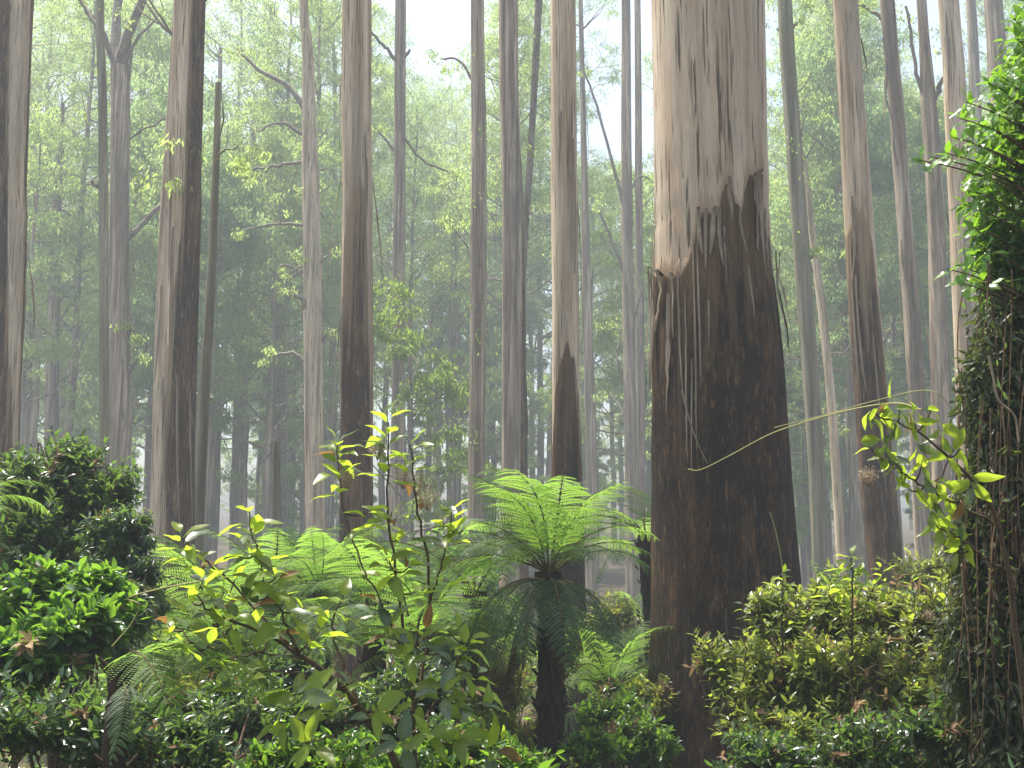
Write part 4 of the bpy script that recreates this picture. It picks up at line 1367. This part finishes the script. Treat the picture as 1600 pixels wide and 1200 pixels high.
SETS = [LEAVES_Y, LEAVES_G, LEAVES_B]
b1 = P(670, 1330, 5.0)
root1, r1 = whorl_plant(
    801, "leaning_shrub", "yellow green broad-leaved shrub whose brown stem leans to the left", b1,
    [[(672, 1330, 5.0, 20), (610, 1180, 4.9, 17), (545, 1085, 4.8, 14), (470, 1025, 4.7, 10), (400, 985, 4.7, 7), (330, 955, 4.6, 5), (305, 925, 4.6, 4)],
     [(470, 1025, 4.7, 8), (425, 980, 4.8, 6), (360, 910, 4.8, 5), (305, 865, 4.8, 4), (285, 840, 4.8, 3)],
     [(468, 1020, 4.7, 7), (440, 960, 4.7, 5), (415, 915, 4.7, 4), (392, 830, 4.7, 3)],
     [(540, 1080, 4.8, 8), (450, 1050, 4.5, 4), (380, 1055, 4.4, 3)],
     [(470, 1028, 4.7, 6), (400, 1020, 4.5, 4), (330, 1030, 4.4, 3), (285, 985, 4.4, 3)],
     [(560, 1100, 4.8, 8), (520, 990, 5.0, 5), (535, 930, 5.0, 3)]],
    [(283, 835, 4.8, 6), (300, 870, 4.8, 5), (330, 885, 4.8, 5), (318, 905, 4.6, 5), (390, 800, 4.7, 5), (398, 838, 4.7, 6), (375, 870, 4.7, 4), (405, 880, 4.7, 5), (432, 900, 4.6, 6),
     (350, 925, 4.6, 5), (300, 940, 4.6, 5), (262, 975, 4.4, 4), (292, 985, 4.4, 4), (330, 1000, 4.4, 4), (370, 960, 4.5, 4), (395, 935, 4.7, 4), (440, 945, 4.6, 5), (475, 950, 4.7, 5),
     (500, 985, 4.8, 5), (535, 935, 5.0, 6), (420, 1000, 4.5, 4), (385, 1055, 4.4, 4), (545, 985, 5.0, 4), (460, 1085, 4.4, 5), (505, 1110, 4.5, 5), (430, 1130, 4.4, 4), (480, 1160, 4.3, 4),
     (560, 1060, 4.7, 4), (590, 1110, 4.6, 4)],
    0.172, SETS)
b2 = P(655, 1330, 5.1)
root2, r2 = whorl_plant(
    802, "upright_shrub", "upright broad-leaved shrub with tall leafy shoots before the dark-footed trunk", b2,
    [[(655, 1330, 5.1, 14), (648, 1180, 5.0, 11), (640, 1040, 5.0, 8), (618, 900, 5.0, 6), (606, 780, 5.0, 5), (607, 660, 5.0, 3)],
     [(645, 1130, 5.0, 8), (668, 1000, 5.1, 7), (668, 880, 5.1, 6), (650, 780, 5.1, 5), (640, 695, 5.1, 3)],
     [(640, 1040, 5.0, 6), (590, 930, 4.9, 4), (560, 870, 4.9, 4), (535, 785, 4.9, 3), (527, 690, 4.9, 3)],
     [(650, 1150, 5.0, 8), (700, 1060, 4.9, 6), (735, 1000, 4.9, 4)],
     [(668, 960, 5.1, 5), (690, 880, 5.0, 4), (705, 815, 5.0, 3)]],
    [(527, 685, 4.9, 6), (530, 708, 4.9, 4), (532, 745, 4.9, 4), (607, 655, 5.0, 4), (606, 690, 5.0, 5), (604, 725, 5.0, 4), (641, 692, 5.1, 5), (645, 722, 5.1, 4), (705, 800, 5.0, 6),
     (722, 830, 5.0, 4), (690, 815, 5.0, 4), (612, 800, 5.0, 5), (622, 840, 5.0, 5), (655, 800, 5.1, 4), (608, 875, 4.9, 5), (640, 885, 5.0, 4), (588, 930, 4.9, 4), (650, 925, 5.0, 5),
     (685, 890, 5.0, 4), (735, 1000, 4.9, 6), (700, 985, 4.9, 5), (665, 985, 4.8, 5), (610, 975, 4.8, 5), (640, 1020, 4.8, 5), (710, 1040, 4.9, 5), (750, 1045, 4.9, 4), (690, 1080, 4.7, 5),
     (740, 1095, 4.8, 5), (770, 1105, 4.8, 4), (640, 1090, 4.7, 4), (670, 1140, 4.6, 5), (720, 1150, 4.7, 4), (780, 1170, 4.7, 4), (620, 1160, 4.6, 4), (575, 800, 4.9, 3)],
    0.165, SETS)


def fluff(parent, base, c, r, seed):
    rng = np.random.default_rng(seed)
    n = 260
    d = nrm(rng.normal(size=(n, 3)))
    mb = MB()
    leaf_quads(mb, c + d * r * rng.uniform(0.1, 0.9, (n, 1)) * np.array([1, 1, 0.8]), d + rng.normal(size=(n, 3)) * 0.5, rng.normal(size=(n, 3)), 0.012, 0.004, rng.random(n))
    for i in range(14):
        tube(mb, [c - [0, 0, r], c + nrm(rng.normal(size=3)) * r * 0.8], [0.002, 0.001], 3, 0.1)
    part("seed_head", mb.mesh("seed_head", M_FLUFF, False, base), parent)


for k, (px, py, Y, r) in enumerate([(590, 700, 5.0, 0.06), (540, 745, 4.95, 0.06), (655, 750, 5.1, 0.08), (668, 775, 5.1, 0.07), (630, 745, 5.05, 0.06)]):
    fluff(root2, b2, P(px, py, Y), r, 850 + k)

b3 = P(1620, 1250, 4.9)
root3, r3 = whorl_plant(
    803, "overhanging_shrub", "shrub branch with large drooping backlit leaves reaching out of the vine tree", b3,
    [[(1620, 1250, 4.9, 18), (1590, 1000, 4.8, 14), (1560, 820, 4.7, 10), (1500, 730, 4.6, 7), (1440, 680, 4.5, 5), (1390, 655, 4.5, 3)],
     [(1560, 820, 4.7, 8), (1480, 780, 4.6, 5), (1420, 745, 4.5, 4), (1385, 720, 4.5, 3)],
     [(1580, 900, 4.8, 8), (1510, 850, 4.6, 5), (1460, 820, 4.6, 3)]],
    [(1385, 650, 4.5, 5), (1362, 640, 4.5, 3), (1405, 640, 4.5, 4), (1430, 660, 4.5, 5), (1455, 640, 4.5, 5), (1470, 680, 4.6, 4), (1385, 718, 4.5, 5), (1360, 700, 4.5, 3), (1410, 735, 4.5, 5), (1440, 725, 4.5, 5),
     (1465, 750, 4.6, 5), (1480, 780, 4.6, 4), (1420, 765, 4.5, 4), (1455, 800, 4.6, 5), (1475, 830, 4.6, 5), (1500, 820, 4.6, 4), (1500, 700, 4.6, 4), (1520, 760, 4.6, 4), (1495, 860, 4.6, 4)],
    0.135, SETS, droopy=0.7)
fluff(root3, b3, P(1357, 742, 4.5), 0.05, 860)

# sunlit sprigs rising out of the right bush
b4 = P(1335, 1220, 7.0)
whorl_plant(804, "leafy_sprig", "sunlit pale yellow shoot standing above the right bush below the leaning tree", b4,
            [[(1335, 1220, 7.0, 9), (1330, 1050, 7.0, 6), (1332, 940, 7.0, 4), (1330, 870, 7.0, 3)], [(1331, 1000, 7.0, 4), (1360, 930, 7.0, 3), (1375, 890, 7.0, 2)], [(1331, 1000, 7.0, 4), (1300, 940, 7.0, 3), (1295, 915, 7.0, 2)]],
            [(1330, 868, 7.0, 7), (1318, 890, 7.0, 6), (1345, 895, 7.0, 6), (1330, 915, 7.0, 6), (1375, 888, 7.0, 5), (1362, 915, 7.0, 5), (1295, 912, 7.0, 6), (1310, 935, 7.0, 6), (1345, 945, 7.0, 6),
             (1285, 940, 7.0, 5), (1380, 935, 7.0, 5), (1325, 960, 7.0, 6)], 0.13, [LEAVES_Y])
b5 = P(1215, 1220, 7.4)
whorl_plant(805, "leafy_sprig", "small leafy shoot against the giant trunk's dark foot", b5,
            [[(1215, 1220, 7.4, 8), (1222, 1040, 7.4, 5), (1222, 930, 7.4, 3), (1225, 895, 7.4, 2)], [(1222, 1030, 7.4, 4), (1180, 960, 7.4, 3), (1160, 945, 7.4, 2)]],
            [(1225, 893, 7.4, 6), (1215, 920, 7.4, 5), (1238, 915, 7.4, 5), (1225, 950, 7.4, 6), (1205, 960, 7.4, 5), (1245, 960, 7.4, 5), (1160, 945, 7.4, 5), (1180, 975, 7.4, 5)], 0.105, [LEAVES_Y, LEAVES_G])


b6 = P(1435, 1200, 7.0)
r6, _ = whorl_plant(806, "leafy_sprig", "loose leafy shoots rising from the olive bush beside the vine tree", b6,
                    [[(1435, 1200, 7.0, 8), (1438, 1040, 7.0, 5), (1430, 960, 7.0, 3), (1425, 905, 7.0, 2)], [(1438, 1040, 7.0, 4), (1470, 970, 7.0, 3), (1478, 925, 7.0, 2)]],
                    [(1425, 905, 7.0, 5), (1430, 935, 7.0, 5), (1422, 965, 7.0, 4), (1478, 925, 7.0, 5), (1472, 955, 7.0, 5), (1450, 985, 7.0, 4)], 0.10, [LEAVES_Y, LEAVES_G])
fluff(r6, b6, P(1450, 960, 7.0), 0.06, 861)
b7 = P(1150, 1220, 7.2)
whorl_plant(807, "leafy_sprig", "low leafy shoot leaning over the giant trunk's left root", b7,
            [[(1150, 1220, 7.2, 8), (1135, 1100, 7.2, 5), (1115, 1030, 7.2, 3), (1105, 1000, 7.2, 2)], [(1140, 1130, 7.2, 4), (1165, 1040, 7.2, 3), (1160, 985, 7.2, 2)]],
            [(1105, 1000, 7.2, 4), (1115, 1030, 7.2, 5), (1125, 1065, 7.2, 5), (1160, 985, 7.2, 5), (1165, 1020, 7.2, 5), (1150, 1060, 7.2, 5), (1110, 1090, 7.2, 4)], 0.095, [LEAVES_Y, LEAVES_G])

# ------------------------------------------------------------------ vine-draped tree at the right edge
def vine_tree():
    rng = np.random.default_rng(900)
    Y = 5.4
    base = P(1660, 1500, Y)
    base[2] = float(ground_z(base[0], Y)) - 0.1
    root = empty("vine_draped_tree", base, "dark tree smothered in hanging vines filling the photo's right edge", "tree")
    tp = np.array([base, P(1650, 1100, Y), P(1640, 700, Y + .1), P(1650, 300, Y + .2), P(1660, -200, Y + .3)])
    tp = smooth_poly(tp, 40)
    mb = MB()
    tube(mb, tp, np.linspace(0.2, 0.09, 40) * (1 + 0.06 * rng.normal(size=40)), 12)
    part("trunk", mb.mesh("trunk", M_FERNTRUNK, True, base), root)
    # dense crown of leaves
    lobes = [lobe(1600, 330, Y, 85, 130), lobe(1640, 200, Y, 95, 130), lobe(1590, 420, Y + .2, 70, 80), lobe(1650, 60, Y, 60, 90), lobe(1660, 430, Y, 110, 160)]
    dark = MB()
    for (c, r), n in zip(lobes, (420, 420, 260, 200, 420)):
        d = nrm(rng.normal(size=(n, 3)))
        p = c + d * np.array(r) * (0.35 + 0.65 * rng.random((n, 1)) ** 0.5)
        for q in range(5):
            D = d * 0.5 + rng.normal(size=(n, 3)) * 0.6 + np.array([0, 0, -0.25])
            leaf_quads(dark, p + rng.normal(size=(n, 3)) * 0.03, D, np.array([0, 0, 1.0]) + rng.normal(size=(n, 3)) * 0.4, rng.uniform(0.05, 0.10, n), rng.uniform(0.02, 0.035, n), np.clip(rng.normal(.3, .25, n), 0, 1), 0.12, 0.15)
    part("foliage", dark.mesh("foliage", M_MIDBUSH, False, base), root)
    # lower mass of small dark leaves clinging round the trunk
    low = MB()
    for (c, r), n in zip([lobe(1615, 520, Y, 85, 110), lobe(1600, 640, Y, 85, 120), lobe(1610, 780, Y, 100, 130), lobe(1600, 930, Y, 100, 130), lobe(1590, 1080, Y, 110, 130), lobe(1600, 1200, Y, 120, 100),
                          lobe(1545, 600, Y, 40, 70), lobe(1535, 820, Y, 40, 90), lobe(1520, 1000, Y, 45, 90)], (700, 750, 850, 850, 900, 700, 220, 260, 260)):
        d = nrm(rng.normal(size=(n, 3)))
        p = c + d * np.array(r) * (0.3 + 0.75 * rng.random((n, 1)) ** 0.6)
        for q in range(6):
            D = d * 0.3 + rng.normal(size=(n, 3)) * 0.5 + np.array([0, 0, -0.7])
            leaf_quads(low, p + rng.normal(size=(n, 3)) * 0.035 - np.array([0, 0, 0.02 * q]), D, rng.normal(size=(n, 3)) * .6 + d, rng.uniform(0.035, 0.085, n), rng.uniform(0.012, 0.028, n), np.clip(rng.normal(.4, .25, n), 0, 1), 0.1, 0.1)
    part("hanging_foliage", low.mesh("hanging_foliage", M_VINE, False, base), root, kind="stuff")
    # hanging strands with small leaves
    st, lf, dd = MB(), MB(), MB()
    for i in range(230):
        px = 1600 + rng.normal() * 55
        px = px if px > 1492 else 1492 + rng.random() * 60
        y0 = rng.uniform(400, 900)
        ln = rng.uniform(120, 480)
        yy = Y + rng.normal() * 0.28
        a = P(px, y0, yy)
        b = P(px + rng.normal() * 14, min(1330, y0 + ln), yy)
        pts = bez(a, (a + b) / 2 + rng.normal(size=3) * 0.08, b, 7)
        tube(st, pts, np.linspace(0.005, 0.0015, 7), 3, rng.random())
        k = 9
        t = rng.random(k)
        ii = (t * 5.99).astype(int)
        pp = pts[ii] + (pts[ii + 1] - pts[ii]) * (t * 5.99 - ii)[:, None]
        leaf_quads(lf if rng.random() < 0.6 else dd, pp, rng.normal(size=(k, 3)) + np.array([0, 0, -1.0]), rng.normal(size=(k, 3)), rng.uniform(0.03, 0.09, k), rng.uniform(0.006, 0.02, k), rng.random(k))
    part("hanging_strands", st.mesh("hanging_strands", M_STEM, False, base), root)
    part("vine_leaves", lf.mesh("vine_leaves", M_DARKBUSH, False, base), root)
    part("dead_vine_leaves", dd.mesh("dead_vine_leaves", M_DEAD, False, base), root)
    return root, base


vroot, vbase = vine_tree()
# bright young leaves on its outer twigs, each a leaf
rngV = np.random.default_rng(910)
tw = MB()
for (px, py, n) in [(1490, 215, 7), (1510, 160, 7), (1530, 195, 8), (1545, 130, 8), (1560, 170, 8), (1575, 100, 8), (1590, 60, 8), (1585, 30, 6), (1500, 245, 7), (1520, 225, 8), (1545, 235, 8), (1565, 120, 7),
                    (1480, 240, 5), (1455, 245, 5), (1435, 250, 4), (1515, 270, 7), (1505, 320, 6), (1525, 300, 7), (1520, 355, 6), (1535, 385, 6), (1510, 420, 6), (1495, 440, 5), (1530, 440, 6), (1550, 200, 8), (1575, 150, 8),
                    (1595, 120, 8), (1500, 185, 6), (1535, 260, 7), (1480, 420, 4), (1600, 20, 7)]:
    Yv = 5.0 + rngV.normal() * 0.12
    c = P(px, py, Yv)
    anchor = P(1625, py + 60, 5.3)
    tube(tw, bez(anchor, (anchor + c) / 2 + [0, 0, 0.05], c, 7), np.linspace(0.007, 0.003, 7), 4)
    ax = nrm((c - anchor) * [1, 1, .5] + [0, -0.05, 0.1])
    a1 = nrm(np.cross(ax, rngV.normal(size=3)))
    a2 = np.cross(ax, a1)
    for k in range(n):
        an = k * 2.4
        f = k / n
        D = (a1 * math.cos(an) + a2 * math.sin(an)) * (1 - .4 * f) + ax * (0.3 + .5 * f) + rngV.normal(size=3) * 0.15
        leaf_obj(LEAVES_V[rngV.integers(3)], vroot, vbase, c - ax * 0.09 * (1 - f), D, ax * .6 + np.array([0, 0, .8]) + rngV.normal(size=3) * .2, rngV.uniform(0.07, 0.115))
part("twigs", tw.mesh("twigs", M_STEM, True, vbase), vroot, kind="stuff")

# ------------------------------------------------------------------ small separate things
def tendril(label, pix, r, mat, name="vine_tendril"):
    B = smooth_poly(np.array([P(*p) for p in pix]), 40)
    mb = MB()
    tube(mb, B, np.full(40, r), 5)
    o = part(name, mb.mesh(name, mat, True, B[0]), None, Matrix.Translation(Vector(B[0])))
    tag(o, label, "vine")


M_TENDRIL = plain_mat("tendril_green", (0.25, 0.24, 0.08), (0.36, 0.33, 0.14), 6)
tendril("thin yellow green vine strand slung across the giant trunk to the right shrub", [(1075, 733, 7.2), (1095, 734, 7.1), (1140, 712, 6.8), (1200, 680, 6.2), (1250, 662, 5.8), (1330, 640, 5.2), (1400, 630, 4.7), (1440, 640, 4.5)], 0.0036, M_TENDRIL)
tendril("hair-thin vine strand above the slung vine near the leaning dark-footed tree", [(1210, 668, 6.4), (1290, 648, 5.6), (1360, 628, 5.0), (1450, 610, 4.6), (1490, 640, 4.6)], 0.002, M_TENDRIL)
tendril("thin upright green stalk before the giant trunk's dark lower right side", [(1225, 930, 7.4), (1222, 880, 7.4), (1212, 830, 7.4), (1203, 800, 7.4)], 0.004, M_TENDRIL)
tendril("pale dry strand curling down the dark vine tree at the right edge", [(1545, 555, 4.9), (1552, 590, 4.9), (1560, 625, 4.9), (1585, 650, 4.9), (1592, 690, 4.9)], 0.006, M_STRIP)
tendril("arching pale twig over the lower left bushes", [(175, 1010, 5.6), (205, 975, 5.6), (218, 945, 5.5), (200, 935, 5.5), (250, 920, 5.3), (330, 905, 5.1)], 0.004, M_TENDRIL)
tendril("dry broken twig standing on top of the dark left bush", [(59, 790, 9.2), (59, 740, 9.2), (60, 692, 9.2), (70, 715, 9.2)], 0.012, M_STRIP, "dead_twig")


# ------------------------------------------------------------------ ground cover and grass
def ground_cover():
    rng = np.random.default_rng(950)
    mb = MB()
    n = 60000
    Y = 3.0 + 40 * rng.random(n) ** 1.5
    x = (rng.uniform(-200, 1800, n) - 800) / FPX * Y
    g = ground_z(x, Y)
    h = 0.30 + 0.25 * np.sin(x * 1.7 + 1) * np.sin(Y * 1.3) + 0.15 * rng.normal(size=n)
    p = np.stack([x, Y, g + np.clip(h, 0.02, 1.0) * rng.random(n)], -1)
    D = np.stack([rng.normal(size=n), rng.normal(size=n), rng.normal(size=n) * .4 + 0.1], -1)
    Nn = np.array([0, 0, 1.0]) + rng.normal(size=(n, 3)) * 0.5
    s = rng.uniform(0.5, 1.2, n) * (1 + Y / 40)
    leaf_quads(mb, p, D, Nn, 0.10 * s, 0.04 * s, rng.random(n))
    o = part("undergrowth", mb.mesh("undergrowth", M_MIDBUSH, False), None)
    tag(o, "low green ground cover leaves over the forest floor", "undergrowth", kind="stuff")
    gb = MB()
    n = 9000
    Y = 4.6 + 8 * rng.random(n) ** 1.1
    px = np.where(rng.random(n) < 0.7, rng.uniform(330, 1000, n), rng.uniform(-100, 1700, n))
    x = (px - 800) / FPX * Y
    p = np.stack([x, Y, ground_z(x, Y)], -1)
    L = rng.uniform(0.25, 0.6, n) * np.clip(Y / 7, 0.5, 1.2)
    D = np.stack([rng.normal(size=n) * .35, rng.normal(size=n) * .35, np.ones(n)], -1)
    leaf_quads(gb, p, D, rng.normal(size=(n, 3)), L, 0.0065, rng.random(n), 0.1, 0.35, 0.3)
    o = part("grass", gb.mesh("grass", M_GRASS, False), None)
    tag(o, "long thin grass blades rising between the foreground shrubs", "grass", kind="stuff")


ground_cover()

# ------------------------------------------------------------------ haze
def haze():
    mb = MB()
    x0, x1, y0, y1, z0, z1 = -242, 242, -52, 292, -6.0, 88.0
    V = [(x, y, z) for z in (z0, z1) for y in (y0, y1) for x in (x0, x1)]
    F = [(0, 2, 3, 1), (4, 5, 7, 6), (0, 1, 5, 4), (2, 6, 7, 3), (0, 4, 6, 2), (1, 3, 7, 5)]
    mb.add(V, F)
    m, nt, out = new_mat("haze")
    pv = node(nt, "ShaderNodeVolumePrincipled")
    pv.inputs["Color"].default_value = (0.78, 0.875, 0.93, 1)
    pv.inputs["Density"].default_value = 0.0029
    pv.inputs["Anisotropy"].default_value = 0.1
    nt.links.new(pv.outputs[0], out.inputs["Volume"])
    o = part("haze", mb.mesh("haze", m, False), None)
    tag(o, "pale sunlit haze hanging through the forest", "haze", kind="stuff")


haze()
number_labels()
